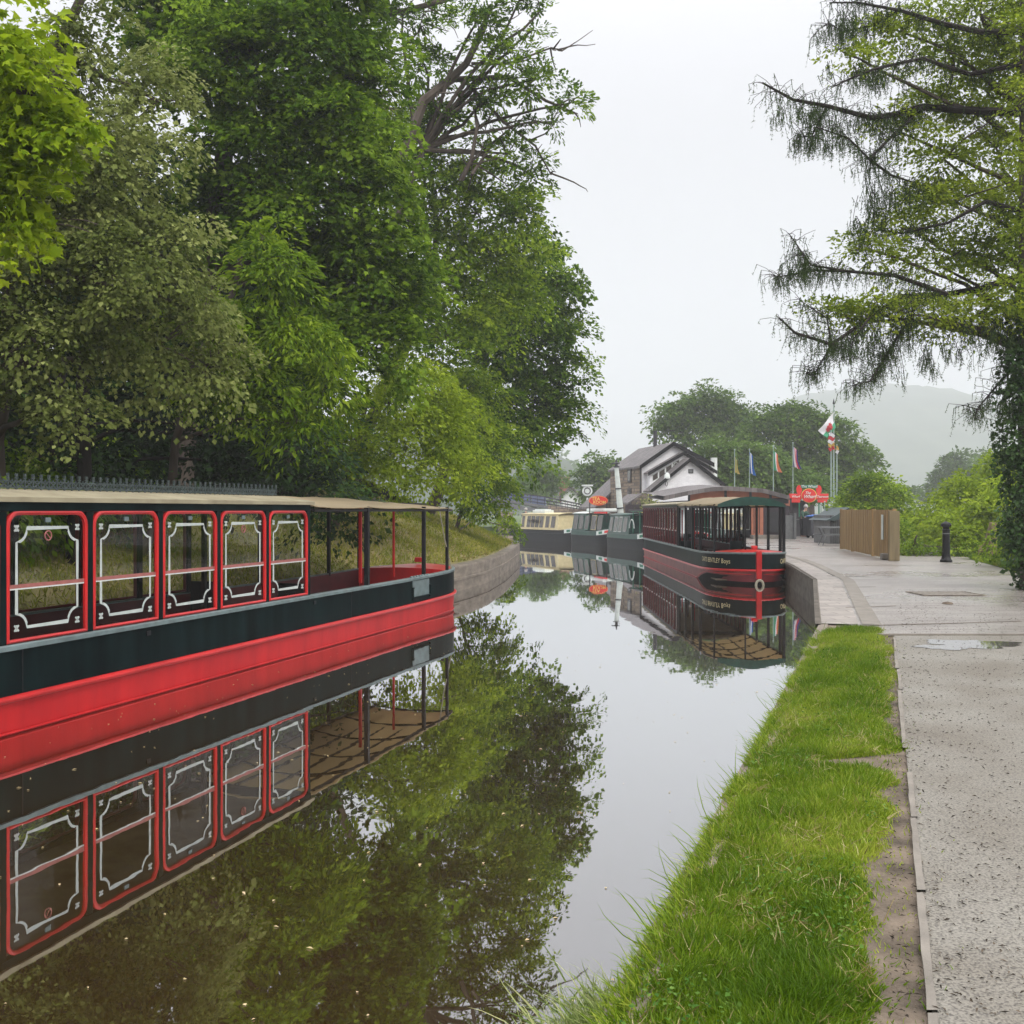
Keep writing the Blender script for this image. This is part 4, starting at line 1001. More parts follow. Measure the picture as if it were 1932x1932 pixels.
# leaning white mast with black bands
t = thing('crane_post', 'leaning white post with black bands and a dark finial beside the stone wall', 'post', W(1173, 990, 61))
a, b = W(1173, 990, 61), W(1163, 882, 61)
mb = MB(); mb.tube([a, a.lerp(b, .5), b], [.20, .17, .13], 10); mb.build('shaft', M['polewhite'], t, smooth=True)
mb = MB()
for f in (.28,): c = a.lerp(b, f); mb.tube([c, c + (b - a).normalized() * .07], .22, 10)
c = a.lerp(b, .62); MB().tube([c, c + (b - a).normalized() * .07], .20, 10).build('band', M['charcoal'], t)
mb.build('band', M['charcoal'], t); mb = MB(); mb.lathe(b, [(.13, 0), (.24, .05), (.09, .12), (.07, .2), (.20, .26), (.06, .32), (.03, .5)], 8); mb.bar(b + Vector((-.3, 0, .25)), b + Vector((.2, 0, .25)), .06); mb.build('finial', M['charcoal'], t)

# tea room sign
t = thing('cafe_sign', 'oval red sign with yellow lettering reading TEA ROOM above the moored narrowboats', 'sign', W(1129, 985, 60))
c = W(1129, 944.5, 60); mb = MB(); mb.bar(c - Vector((.5, -.1, 1.3)), c - Vector((.5, -.1, 0)), .06); mb.bar(c - Vector((-.5, -.1, 1.3)), c - Vector((-.5, -.1, 0)), .06); mb.build('post', M['charcoal'], t)
n = 28; mb = MB(); mb.prism([c + Vector((.56 * math.cos(q), 0, .29 * math.sin(q))) for q in np.linspace(0, 2 * math.pi, n + 1)[:-1]], (0, .06, 0)); brd = mb.build('board', M['signred'], t)
MB().tube([c + Vector((.53 * math.cos(q), -.01, .26 * math.sin(q))) for q in np.linspace(0, 2 * math.pi, n + 1)[:-1]], .007, 4, True).build('border', M['yellow'], brd)
text_mesh('lettering', 'TEA', M['yellow'], brd, .27, frame_mat(c + Vector((-.15, -.02, .095)), (1, 0, 0), (0, 0, 1)))
text_mesh('lettering', 'ROOM', M['yellow'], brd, .25, frame_mat(c + Vector((.06, -.02, -.11)), (1, 0, 0), (0, 0, 1)))

# ------------------------------------------------------------------ low wharf building with the curved roof
YW = 53
def ww(px, py, dy=0): return W(px, py, YW + dy)
t = thing('ticket_office', 'low wharf building with shallow arched dark roof and terracotta fascia', 'building', (ww(1400, 1000).x, YW, LAND))
top = [(1252, 936), (1300, 926), (1340, 919.5), (1368, 917.5), (1400, 919), (1440, 921.8), (1490, 935)]
mb = MB(); A_ = [ww(x, y, -.4) for x, y in top]; B_ = [p + Vector((0, 7, .25)) for p in A_]
mb.strip([q - Vector((0, 0, .22)) for q in A_], A_); mb.strip(A_, B_); mb.strip([q - Vector((0, 0, .22)) for q in B_], [q - Vector((0, 0, .22)) for q in A_]); mb.build('roof', M['slate'], t)
mb = MB(); mb.strip([ww(x, y + 20 if x > 1250 else y + 5) for x, y in top[1:]], [ww(x, y + 6) for x, y in top[1:]]); mb.build('fascia', M['orange'], t)
mb = MB()
for x in (1300, 1369, 1416, 1454): k = min(top, key=lambda q: abs(q[0] - x)); mb.box(ww(x, k[1] + 13, -.06), (.12, .06, .40))
mb.build('fascia_batten', M['charcoal'], t)
zg = LAND
def wallp(x0, x1, y0, y1, m_, name, dy=0.0, th=.1): 
    a = ww(x0, y0, dy); b = ww(x1, y0, dy); z1 = ww(x0, y1, dy).z if y1 else zg - .05
    mb = MB(); mb.prism([Vector((a.x, a.y, z1)), Vector((b.x, b.y, z1)), Vector((b.x, b.y, a.z)), Vector((a.x, a.y, a.z))], (0, th, 0)); return mb.build(name, M[m_], t)
wallp(1300, 1418, 944, None, 'charcoal', 'back_wall', 2.2)
for x in (1320, 1350, 1380, 1404):
    o = wallp(x - 11, x + 11, 955, 1000, 'white', 'window', 2.15, .03); wallp(x - 9.5, x + 9.5, 957, 998, 'darkglass', 'pane', 2.13, .01).parent = o
wallp(1418, 1440, 950, None, 'orange', 'brick_panel'); 
for x in (1423, 1428, 1433): wallp(x - .6, x + .6, 955, 1006, 'charcoal', 'rail', -.05, .02)
wallp(1440, 1476, 940, None, 'purple', 'double_door', .02); wallp(1444, 1472, 966, 1004, 'charcoal', 'door_panel', -.01, .02)
wallp(1476, 1488, 940, None, 'purple', 'end_wall', .04); mb = MB(); mb.box((ww(1455, 1000).x, YW - .4, zg + .09), (2.2, .7, .18)); mb.build('step', M['kerb'], t)
wallp(1404, 1488, 940, 950, 'charcoal', 'lintel', -.03, .06)
mb = MB(); a = ww(1490, 940, .05); mb.prism([Vector((a.x, a.y, zg)), Vector((a.x, a.y + 6, zg)), Vector((a.x, a.y + 6, a.z)), a], (.1, 0, 0)); mb.build('end_wall', M['purple'], t)
mb = MB(); mb.box((ww(1494, 985, -1).x, YW - 1.2, zg + .65), (.10, .9, 1.3)); mb.box((ww(1486, 985, -1).x, YW - 1.2, zg + .6), (.45, .6, 1.2)); 
prop(mb.build('counter', M['grill']), 'grey counter standing against the end of the low wharf building', 'counter')

# kiosk with the shaped red sign
YK = 57
t = thing('kiosk', 'small dark kiosk under the shaped red sign, right of the low wharf building', 'kiosk', (W(1507, 1005, YK).x, YK, LAND))
def wk(px, py, dy=0): return W(px, py, YK + dy)
x0, x1 = wk(1494, 950).x, wk(1519, 950).x
mb = MB(); mb.box(((x0 + x1) / 2, YK + .9, (LAND + wk(0, 948).z) / 2), (x1 - x0, 1.8, wk(0, 948).z - LAND)); mb.build('body', M['charcoal'], t)
mb = MB(); mb.box(((x0 + x1) / 2, YK + .9, wk(0, 947).z), (x1 - x0 + .4, 2.2, .12)); mb.build('roof', M['purple'], t)
mb = MB(); mb.box((wk(1503, 0).x, YK - .02, wk(0, 968).z), (.45, .05, .6)); o = mb.build('hatch', M['purple'], t); MB().box((wk(1503, 0).x, YK - .05, wk(0, 980).z), (.6, .2, .05)).build('shelf', M['grill'], t)
t = thing('shop_sign', 'large shaped red wharf sign with two upright discs above the dark kiosk', 'sign', wk(1526, 955, -.4))
mb = MB(); mb.bar(wk(1508, 975, -.35), wk(1508, 930, -.35), .06); mb.bar(wk(1545, 1010, -.35), wk(1545, 930, -.35), .06); mb.build('post', M['bannergreen'], t)
def ell(px, py, rx, ry, dy, th=.05, n=24):
    c = wk(px, py, dy); s = YK / F; return MB().prism([c + Vector((rx * s * math.cos(q), 0, ry * s * math.sin(q))) for q in np.linspace(0, 2 * math.pi, n + 1)[:-1]], (0, th, 0))
for (x0, x1) in ((1489, 1512), (1540, 1563)):
    c = wk((x0 + x1) / 2, 937, -.42); mb = MB(); mb.box(c, ((x1 - x0) * YK / F, .05, .32)); mb.box(c - Vector((0, 0, .25)), ((x1 - x0) * YK / F * .78, .045, .16)); o = mb.build('side_board', M['signred'], t, bevel=.02)
    text_mesh('lettering', 'Wharf' if x0 < 1500 else 'Tearoom', M['white'], o, .17, frame_mat(c + Vector((0, -.04, .0)), (1, 0, 0), (0, 0, 1)), .003, shear=.3)
ell(1508, 924, 5.2, 8.5, -.44).build('disc', M['signred'], t); ell(1545, 924, 5.2, 8.5, -.44).build('disc', M['signred'], t)
ell(1526.5, 935, 14.5, 13.5, -.46).build('oval_backing', M['yellow'], t); o = ell(1526.5, 935, 13.4, 12.4, -.50, .05).build('oval_board', M['signred'], t)
text_mesh('lettering', 'The', M['white'], o, .2, frame_mat(wk(1524, 930, -.53), (1, 0, 0), (0, 0, 1)), .003, shear=.4)
text_mesh('lettering', 'Wharf', M['white'], o, .26, frame_mat(wk(1527, 937, -.53), (1, 0, 0), (0, 0, 1)), .003, shear=.4)
c = wk(1526.5, 918, -.42); mb = MB(); mb.box(c, (.95, .05, .17)); o = mb.build('top_board', M['bannergreen'], t, bevel=.02); text_mesh('lettering', 'The Wharf', M['white'], o, .2, frame_mat(c - Vector((0, .04, 0)), (1, 0, 0), (0, 0, 1)), .003)

# bins
def bin_(px, YB, wd, hg, lid, label):
    x = W(px, 0, YB).x; t = thing('wheelie_bin', label, 'bin', (x, YB, LAND))
    mb = MB(); a = wd / 2; vs = [(-a * .88, -.35, .10), (a * .88, -.35, .10), (a * .88, .35, .10), (-a * .88, .35, .10), (-a, -.42, hg), (a, -.42, hg), (a, .42, hg), (-a, .42, hg)]
    mb.add([(v[0] + x, v[1] + YB, v[2] + LAND) for v in vs], [(3, 2, 1, 0), (4, 5, 6, 7), (0, 1, 5, 4), (1, 2, 6, 5), (2, 3, 7, 6), (3, 0, 4, 7)]); mb.build('body', M['bin'], t, bevel=.03)
    K = 6; v2 = []; 
    for yy in (-.48, .48):
        for k in range(K + 1): u = 2 * k / K - 1; v2.append((x + u * (a + .04), YB + yy, LAND + hg + .02 + .09 * (1 - u * u)))
    fs = [(k, k + 1, K + 2 + k, K + 1 + k) for k in range(K)]; o = MB().add(v2, fs).build('lid', M[lid], t, smooth=True); so_ = o.modifiers.new('t', 'SOLIDIFY'); so_.thickness = .04
    for s in (-1, 1): MB().tube([(x + s * a * .7, YB - .43, LAND + .09), (x + s * a * .7, YB - .36, LAND + .09)], .09, 10).build('wheel', M['black'], t)
bin_(1545, 53.5, 1.15, 1.12, 'blue', 'large grey wheeled bin with a blue lid beside the dark kiosk')
bin_(1528, 54.4, .60, 1.0, 'charcoal', 'small grey wheeled bin with a dark lid tucked left of the blue lidded one')

# shelter and picnic table by the fence
YS = 44.5
def ws(px, py, dy=0): return W(px, py, YS + dy)
t = thing('shelter', 'grey slatted store under a dark green sheet, left end of the timber fence', 'shed', (ws(1578, 0).x, YS, LAND))
x0, x1 = ws(1566, 0).x, ws(1600, 0).x
mb = MB(); mb.box(((x0 + x1) / 2, YS + 1.2, LAND + .62), (x1 - x0, 2.4, 1.24)); o = mb.build('slatted_wall', M['grill'], t)
mb = MB()
for i in range(9): mb.box((x0 + .04 + i * (x1 - x0 - .08) / 8, YS - .02, LAND + .62), (.035, .03, 1.2))
mb.build('batten', M['charcoal'], o)
mb = MB(); mb.prism([(x0 - .2, YS - .2, LAND + 1.02), (x0 + .0, YS - .2, LAND + 1.12), (x1, YS - .2, LAND + 1.58), (x1, YS - .2, LAND + 1.40), (x0 + .2, YS - .2, LAND + 1.0)], (0, 2.8, 0)); mb.build('sheet', M['tarp'], t)
YT = 42.5; x = W(1571, 0, YT).x
t = thing('picnic_table', 'grey slatted picnic table with thin metal legs in front of the slatted store', 'table', (x, YT, LAND))
mb = MB(); mb.box((x, YT, LAND + .74), (1.2, .75, .05)); mb.build('table_top', M['grill'], t, bevel=.01)
for s in (-1, 1):
    for q in (-1, 1): MB().tube([(x + s * .5, YT + q * .3, LAND), (x + s * .35, YT + q * .2, LAND + .4), (x + s * .5, YT + q * .25, LAND + .72)], .022, 5).build('leg', M['grill'], t)
    MB().box((x + .9 * 0, YT + s * .62, LAND + .44), (1.2, .26, .04)).build('bench_seat', M['grill'], t)

# timber fence
fa = G(1587, 1036); fb = G(1684, 1057.5); fa.z = fb.z = LAND
t = thing('board_fence', 'tall brown timber board fence at the right edge of the wharf', 'fence', fa)
fd = (fb - fa); fl = fd.length; fu = fd.normalized(); fn = Vector((fu.y, -fu.x, 0)); fn = -fn if fn.x > 0 else fn
rz = math.atan2(fu.y, fu.x); pan = [(0, .255), (.262, .655), (.69, 1.0)]
for (a, b) in pan:
    mb = MB(); n = max(3, int((b - a) * fl / .15)); 
    for i in range(n):
        c = fa + fu * (a + (b - a) * (i + .5) / n) * fl + fn * (.012 * (i % 2)); h = 1.44 + R.uniform(-.012, .012)
        mb.box(c + Vector((0, 0, h / 2 + .03)), ((b - a) * fl / n - .012, .022, h), rz)
    for z in (.3, .8, 1.25): mb.bar(fa + fu * a * fl - fn * .05 + Vector((0, 0, z)), fa + fu * b * fl - fn * .05 + Vector((0, 0, z)), .05, .08)
    mb.build('board_panel', M['fencewood'], t)
for f in (-.005, .258, .67, 1.012): c = fa + fu * f * fl - fn * .02; MB().box(c + Vector((0, 0, .75)), (.11, .11, 1.5), rz).build('fence_post', M['fencewood'], t, bevel=.008)
c = fb + fu * .22; MB().box(c + Vector((0, .02, .72)), (.30, .10, 1.44), 0).build('end_board', M['rustwood'], t, bevel=.01)
c = fa + fu * .865 * fl + fn * .05; mb = MB(); mb.box(c + Vector((0, 0, .95)), (.22, .02, .75), rz); prop(mb.build('notice_board', M['polewhite']), 'narrow pale green notice fixed to the timber fence', 'sign')
mb = MB(); mb.box(fa + fu * .93 * fl + fn * .1 + Vector((0, 0, .09)), (.35, .2, .18), rz); prop(mb.build('concrete_block', M['kerb'], bevel=.02), 'pale block at the foot of the timber fence', 'block')

# bollard
c = G(1785, 1060); c.z = LAND
t = thing('bollard', 'black cast iron bollard standing alone at the back edge of the wharf', 'bollard', c)
MB().lathe(c, [(.165, -.02), (.165, .05), (.135, .08), (.115, .16), (.105, .22), (.098, .86), (.094, .88)], 20).build('shaft', M['black'], t, smooth=True)
MB().lathe(c + Vector((0, 0, .88)), [(.105, 0), (.105, .03), (.085, .05), (.085, .10), (.13, .13), (.142, .17), (.13, .20), (.085, .235), (.03, .26), (.0, .265)], 20).build('cap', M['black'], t, smooth=True)
mb = MB(); mb.tube([c + Vector((.103 * math.cos(q), .103 * math.sin(q), .80)) for q in np.linspace(0, 6.28, 17)[:-1]], .010, 5, True); mb.build('ring', M['grill'], t)

# wooden stair rail going down beyond the bank
c = G(1863, 1060); c = Vector((c.x, 29.5, LAND)); x = W(1873, 0, 29.5).x
t = thing('stair_handrail', 'weathered wooden handrail and post at the head of steps on the right', 'handrail', (x, 29.5, LAND))
MB().box((x, 29.5, LAND + .50), (.17, .13, 1.2)).build('post', M['rustwood'], t, bevel=.01)
a = Vector((x, 29.6, LAND + 1.05)); b = W(1849, 1056, 31.5)
MB().bar(a, b, .06, .16).build('rail', M['rustwood'], t); MB().bar(a - Vector((0, 0, .45)), W(1851, 1060, 31.0) - Vector((0, 0, .1)), .05, .12).build('lower_rail', M['rustwood'], t)
MB().box(W(1851, 1050, 31.5) - Vector((0, 0, .1)), (.12, .12, .9)).build('lower_post', M['rustwood'], t)

# stone lumps on the wharf
c = G(1788, 1139, .578); mb = MB(); mb.lathe(c, [(.02, -.01), (.09, .0), (.07, .02), (.03, .03), (.0, .035)], 9)
prop(mb.build('dead_leaf_clump', M['soil']), 'small dark clump of debris on the wet wharf paving', 'debris')

# ------------------------------------------------------------------ flags
def flag(name_lab, px, ytop, ybase, Y, cloth, w_px, fy0, fy1, side=1, pr=.035, droop=True):
    """hanging flag: gathered cloth falling along its pole"""
    a = W(px, ybase, Y); a.z = min(a.z, a.z); b = W(px, ytop, Y); t = thing('flagpole', name_lab, 'flagpole', (a.x, Y, LAND), 0, 'flagpoles along the wharf')
    MB().tube([(a.x, Y, LAND), (a.x, Y, b.z)], [pr, pr * .7], 8).build('pole', M['galv'], t, smooth=True)
    MB().lathe((a.x, Y, b.z), [(pr, 0), (pr * 1.6, .05), (.0, .1)], 8).build('finial', M['galv'], t)
    s = Y / F; z1 = W(px, fy0, Y).z; z0 = W(px, fy1, Y).z; nu, nv = 10, 16; n = len(cloth)
    for ci, col in enumerate(cloth):
        vs = []; fs = []
        for j in range(nv + 1):
            v = j / nv
            for i in range(nu + 1):
                u = (ci + i / nu) / n
                # hanging: the fly edge falls below the hoist
                wdt = w_px * s * (.5 + .5 * v) if droop else w_px * s
                x = a.x + side * (u * wdt) * (1 - .25 * math.sin(v * 3)); y = Y + .12 * math.sin(u * 9 + v * 2) * (.3 + v)
                z = z1 + (z0 - z1) * (v * (1 - .12 * (1 - u))) - u * .18 * abs(z1 - z0) * (1 - v)
                vs.append((x, y - .05, z))
        for j in range(nv):
            for i in range(nu): k = j * (nu + 1) + i; fs.append((k, k + 1, k + nu + 2, k + nu + 1))
        MB().add(vs, fs).build('cloth', M[col], t, smooth=True)
    return t
M['fabwhite'] = canvas('white flag cloth', (.75, .75, .76), .3); M['fabred'] = canvas('red flag cloth', (.55, .05, .06), .3); M['fabgreen'] = canvas('green flag cloth', (.06, .35, .18), .3)
M['fabblue'] = canvas('blue flag cloth', (.03, .16, .48), .3); M['fabnavy'] = canvas('navy flag cloth', (.03, .04, .20), .3); M['fabyellow'] = canvas('yellow flag cloth', (.65, .45, .10), .3); M['faborange'] = canvas('orange flag cloth', (.75, .22, .10), .3)
flag('flagpole with a limp yellow flag, left of the blue and white one', 1386, 850, 940, 62, ['fabyellow', 'fabgreen', 'fabyellow'], 9, 862, 895)
flag('flagpole with a limp blue and white flag', 1414, 849, 940, 62, ['fabblue', 'fabwhite', 'fabblue', 'fabblue'], 12, 852, 898)
flag('flagpole with a limp green, white and orange striped flag', 1459, 843, 940, 62, ['fabgreen', 'fabwhite', 'faborange'], 16, 850, 892)
flag('flagpole with a limp red, white and navy crossed flag', 1496, 837, 940, 62, ['fabnavy', 'fabwhite', 'fabred', 'fabwhite', 'fabred', 'fabnavy'], 16, 842, 886)
flag('short flagpole with a small red and white pennant behind the house roof', 1330, 860, 945, 72, ['fabwhite', 'fabred'], 6, 866, 888)
# tall pole with the large dragon flag
Yf = 50
t = thing('flagpole', 'tallest flagpole with a white and green flag bearing a red dragon', 'flagpole', (W(1573, 0, Yf).x, Yf, LAND), 0, 'flagpoles along the wharf')
x = W(1573, 0, Yf).x; zt = W(0, 763, Yf).z
MB().tube([(x, Yf, LAND), (x, Yf, zt)], [.05, .03], 8).build('pole', M['galv'], t, smooth=True); MB().lathe((x, Yf, zt), [(.03, 0), (.06, .05), (.0, .3)], 8).build('finial', M['charcoal'], t)
def wf(px, py, dy=0): return W(px, py, Yf + dy)
# flag surface: hoist corner at the top, fly swung to the left
c0, c1, c2, c3 = wf(1574, 777, -.05), wf(1577, 806, -.05), wf(1560, 826, -.5), wf(1544, 812, -.55)   # top hoist, bottom hoist, bottom fly, top fly
def fs_pt(u, v): return (c0 * (1 - u) + c3 * u) * (1 - v) + (c1 * (1 - u) + c2 * u) * v + Vector((0, .10 * math.sin(u * 7 + v * 3), 0))
def patch(v0, v1, nm, col, off=0):
    vs = []; fs = []; n = 10
    for j in range(n + 1):
        for i in range(n + 1): p = fs_pt(i / n, v0 + (v1 - v0) * j / n); vs.append(p + Vector((0, -off, 0)))
    for j in range(n):
        for i in range(n): k = j * (n + 1) + i; fs.append((k, k + 1, k + n + 2, k + n + 1))
    return MB().add(vs, fs).build(nm, M[col], t, smooth=True)
fl_ = patch(0, .62, 'cloth', 'fabwhite'); patch(.62, 1, 'cloth', 'fabgreen')
dr = [(.30, .80), (.36, .62), (.30, .50), (.38, .40), (.34, .28), (.42, .34), (.46, .22), (.52, .36), (.60, .30), (.66, .42), (.74, .40), (.70, .52), (.80, .56), (.70, .62), (.74, .78), (.66, .74), (.62, .86), (.56, .74), (.48, .78), (.44, .90), (.40, .76)]
vs = [fs_pt(u, v) - Vector((0, .04, 0)) for u, v in dr] + [fs_pt(.52, .56) - Vector((0, .04, 0))]; n = len(dr)
MB().add(vs, [(i, (i + 1) % n, n) for i in range(n)]).build('dragon', M['fabred'], fl_)
def hang(px, Y, y0, y1, wpx, cols, label, ptop):
    x = W(px, 0, Y).x; t = thing('flagpole', label, 'flagpole', (x, Y, LAND), 0, 'flagpoles along the wharf')
    MB().tube([(x, Y, LAND), (x, Y, W(0, ptop, Y).z)], [.04, .03], 8).build('pole', M['galv'], t, smooth=True)
    s = Y / F; n = len(cols)
    for k, c in enumerate(cols):
        za = W(0, y0 + (y1 - y0) * k / n, Y).z; zb = W(0, y0 + (y1 - y0) * (k + 1) / n, Y).z; vs = []; fs = []
        for j in range(5):
            for i in range(7): u = i / 6; vs.append((x - .5 * wpx * s + u * wpx * s + .03 * math.sin(k + j), Y - .08 + .06 * math.sin(u * 8 + k), za + (zb - za) * j / 4 + .05 * math.sin(u * 5 + k)))
        for j in range(4):
            for i in range(6): q = j * 7 + i; fs.append((q, q + 1, q + 8, q + 7))
        MB().add(vs, fs).build('cloth', M[c], t, smooth=True)
hang(1568, 49.2, 818, 850, 11, ['fabwhite', 'fabred', 'fabwhite', 'fabyellow', 'fabred'], 'flagpole with a limp red, white and yellow banner just below the dragon flag', 812)
hang(1579, 51, 843, 856, 5, ['fabyellow', 'fabwhite'], 'flagpole with a small yellow and white cloth behind the dragon flag', 838)
for px, yt, lab in ((1549, 952, 'short thin green pole left of the tall flagpoles'), (1556, 948, 'thin green pole second from the left beside the tall flagpoles')):
    t = thing('thin_pole', lab, 'pole', (W(px, 0, 49).x, 49, LAND)); MB().tube([(W(px, 0, 49).x, 49, LAND), (W(px, 0, 49).x, 49, W(0, yt, 49).z)], .03, 6).build('shaft', M['galv'], t); MB().lathe((W(px, 0, 49).x, 49, W(0, yt, 49).z), [(.03, 0), (.05, .03), (0, .08)], 6).build('cap', M['galv'], t)

# ------------------------------------------------------------------ people
def person(name, label, loc, rz, pose, cloth, legs, headcol, hat=None, scale=1.0):
    t = thing(name, label, 'person', loc, rz)
    me = bpy.data.meshes.new('body'); J = pose['j']; Eg = pose['e']
    me.from_pydata([tuple(Vector(p) * scale) for p in J], Eg, []); me.update()
    o = bpy.data.objects.new('body', me); C.objects.link(o); o.parent = t
    sk = o.modifiers.new('skin', 'SKIN'); sk.use_smooth_shade = True
    for i, r in enumerate(pose['r']): me.skin_vertices[0].data[i].radius = (r[0] * scale, r[1] * scale)
    me.skin_vertices[0].data[0].use_root = True
    sb = o.modifiers.new('sub', 'SUBSURF'); sb.levels = 1; sb.render_levels = 2
    me.materials.append(M[cloth])
    return t, o
# leaning man by the bins: pelvis, chest, neck, head, shoulders, elbows, hands, hips, knees, feet
J = [(0, 0, .90), (0, -.05, 1.12), (0, -.12, 1.34), (0, -.17, 1.45), (0, -.20, 1.60), (.17, -.10, 1.34), (.24, -.20, 1.10), (.22, -.42, 1.02), (-.17, -.10, 1.34), (-.24, -.20, 1.10), (-.20, -.42, 1.02), (.09, 0, .86), (.11, -.03, .47), (.11, .02, .07), (.11, -.16, .04), (-.09, 0, .86), (-.11, -.03, .47), (-.11, .02, .07), (-.11, -.16, .04)]
Eg = [(0, 1), (1, 2), (2, 3), (3, 4), (2, 5), (5, 6), (6, 7), (2, 8), (8, 9), (9, 10), (0, 11), (11, 12), (12, 13), (13, 14), (0, 15), (15, 16), (16, 17), (17, 18)]
Rr = [(.15, .11), (.16, .11), (.17, .11), (.06, .06), (.09, .11), (.07, .07), (.045, .045), (.035, .035), (.07, .07), (.045, .045), (.035, .035), (.09, .09), (.06, .06), (.045, .045), (.04, .035), (.09, .09), (.06, .06), (.045, .045), (.04, .035)]
def dress(t, o, hat, top='shirt'):
    o.data.materials.clear(); o.data.materials.append(M['skin'])
    mb = MB(); mb.tube([(0, -.005, .93), (0, -.05, 1.12), (0, -.12, 1.36), (0, -.16, 1.44)], [.20, .20, .21, .09], 12, flat=.75)
    for s in (-1, 1): mb.tube([(s * .10, -.11, 1.37), (s * .20, -.12, 1.30), (s * .26, -.20, 1.10), (s * .245, -.30, 1.06)], [.08, .09, .068, .06], 9)
    mb.build(top, M[top], t, False, True)
    mb = MB()
    for s in (-1, 1): mb.tube([(s * .07, 0, .97), (s * .11, -.02, .70), (s * .12, -.03, .47), (s * .12, .02, .12)], [.14, .12, .09, .075], 10)
    mb.build('trousers', M['trousers'], t, False, True)
    mb = MB(); mb.lathe((0, -.19, 1.63), [(.115, -.03), (.118, .04), (.10, .09), (.05, .13), (0, .14)], 12); mb.build('hair', M[hat], t, False, True)
    mb = MB(); mb.box((0, -.315, 1.585), (.025, .04, .035)); mb.build('nose', M['skin'], t, False, bevel=.008)
x = W(1518, 0, 54.6).x
t, o = person('person', 'person in a green top with grey hair leaning over the bins beside the kiosk', (x, 54.9, LAND), math.radians(35), dict(j=J, e=Eg, r=Rr), 'shirt', 'trousers', 'skin'); dress(t, o, 'hair')
x = W(993, 0, 71.3).x
t, o = person('person', 'person in a dark jacket standing at the stern of the cream narrowboat', (x - .1, 70.9, .66), math.radians(20), dict(j=J, e=Eg, r=Rr), 'navy', 'trousers', 'skin', scale=.95); t.location.z = .45; dress(t, o, 'hair', 'navy')
# ------------------------------------------------------------------ verge grass
def verge(name, pts_fn, n, seed, h0, h1, wd, label=None):
    rng = np.random.default_rng(seed); P, hs_ = pts_fn(rng, n); n = len(P)
    cl = .5 + .5 * np.sin(P[:, 0] * 7 + 2 * np.sin(P[:, 1] * 3.1)) * np.sin(P[:, 1] * 4.3 + 1.7 * np.sin(P[:, 0] * 5))
    c1 = np.sin(P[:, 0] * 13 + 2 * np.sin(P[:, 1] * 6.1 + P[:, 0] * 3)); c2 = np.cos(P[:, 1] * 11 + 2 * np.sin(P[:, 0] * 8.3 + P[:, 1] * 2))
    D = np.stack([rng.normal(0, .45, n) + .45 * c1, rng.normal(0, .45, n) + .45 * c2, np.ones(n)], 1); N = rdir(n, rng) * np.array([1, 1, .2])
    L = (h0 + (h1 - h0) * rng.random(n) * (.3 + 1.0 * cl)) * hs_
    pr = np.random.default_rng(3); T = np.full(n, .5)
    for k in range(9): a = pr.random() * 6.28; f = 1.5 * 1.45 ** k; T = T + (.12 / (1 + .12 * k)) * np.sin(f * (P[:, 0] * math.cos(a) + P[:, 1] * math.sin(a)) + pr.random() * 6)
    T = T + .30 * (1 - np.clip(hs_, 0, 1)) + rng.normal(0, .20, n) + .5 * (rng.random(n) < .04); L = L * (1 + .35 * np.clip(.5 - T, -1, 1))
    return leaves(name, LF['grass'], None, P, D, N, L, wd * (.7 + .6 * rng.random(n)), 'blade', T)
def on_verge(rng, n):
    y = 2.3 + (12.9 - 2.3) * rng.random(n * 2) ** 1.6; u = rng.random(n * 2)
    w_ = lambda k, p_: np.sin(y * k + p_ + 1.7 * np.sin(y * k * .37 + p_)); xl = .363 * y - .79 + .02 + .030 * w_(2.3, 0) + .022 * w_(6.1, 2) + .018 * w_(15, 1) + .02 * rng.normal(size=len(y)); xr = PE(y) - .08 - .14 * np.clip((6.0 - y) / 2.5, 0, 1) + .032 * w_(2.9, 1) + .03 * w_(7.3, 4) + .02 * w_(17, 2) + .025 * rng.normal(size=len(y))
    notch = np.exp(-((y - 6.05) / .16) ** 2) * .50; xr = xr - notch
    xr = xr - np.clip((y - 11.2) / 1.6, 0, 1) * .12 + .2 * np.clip((y - 11.9), 0, 1) * 0
    x = xl + (xr - xl) * u; e = np.minimum(x - xl, xr - x); hs_ = np.clip(.42 + e / .16, .42, 1)
    end = 12.75 + .25 * np.sin(x * 6) - .12 * (x - 4); k = (y < end) & (xr > xl); P = np.stack([x, y, np.full_like(x, .556)], 1)[k][:n]
    return P, hs_[k][:n]
prop(verge('verge_grass', on_verge, 190000, 5, .03, .095, .0050), kind='stuff')
def stray(rng, n):
    y = 2.5 + 9.5 * rng.random(n); x = PE(y) - .14 + .10 * rng.normal(size=n); return np.stack([x, y, np.full(n, .556)], 1), np.full(n, .5)
prop(verge('stray_grass', stray, 2200, 6, .02, .07, .005), kind='stuff')
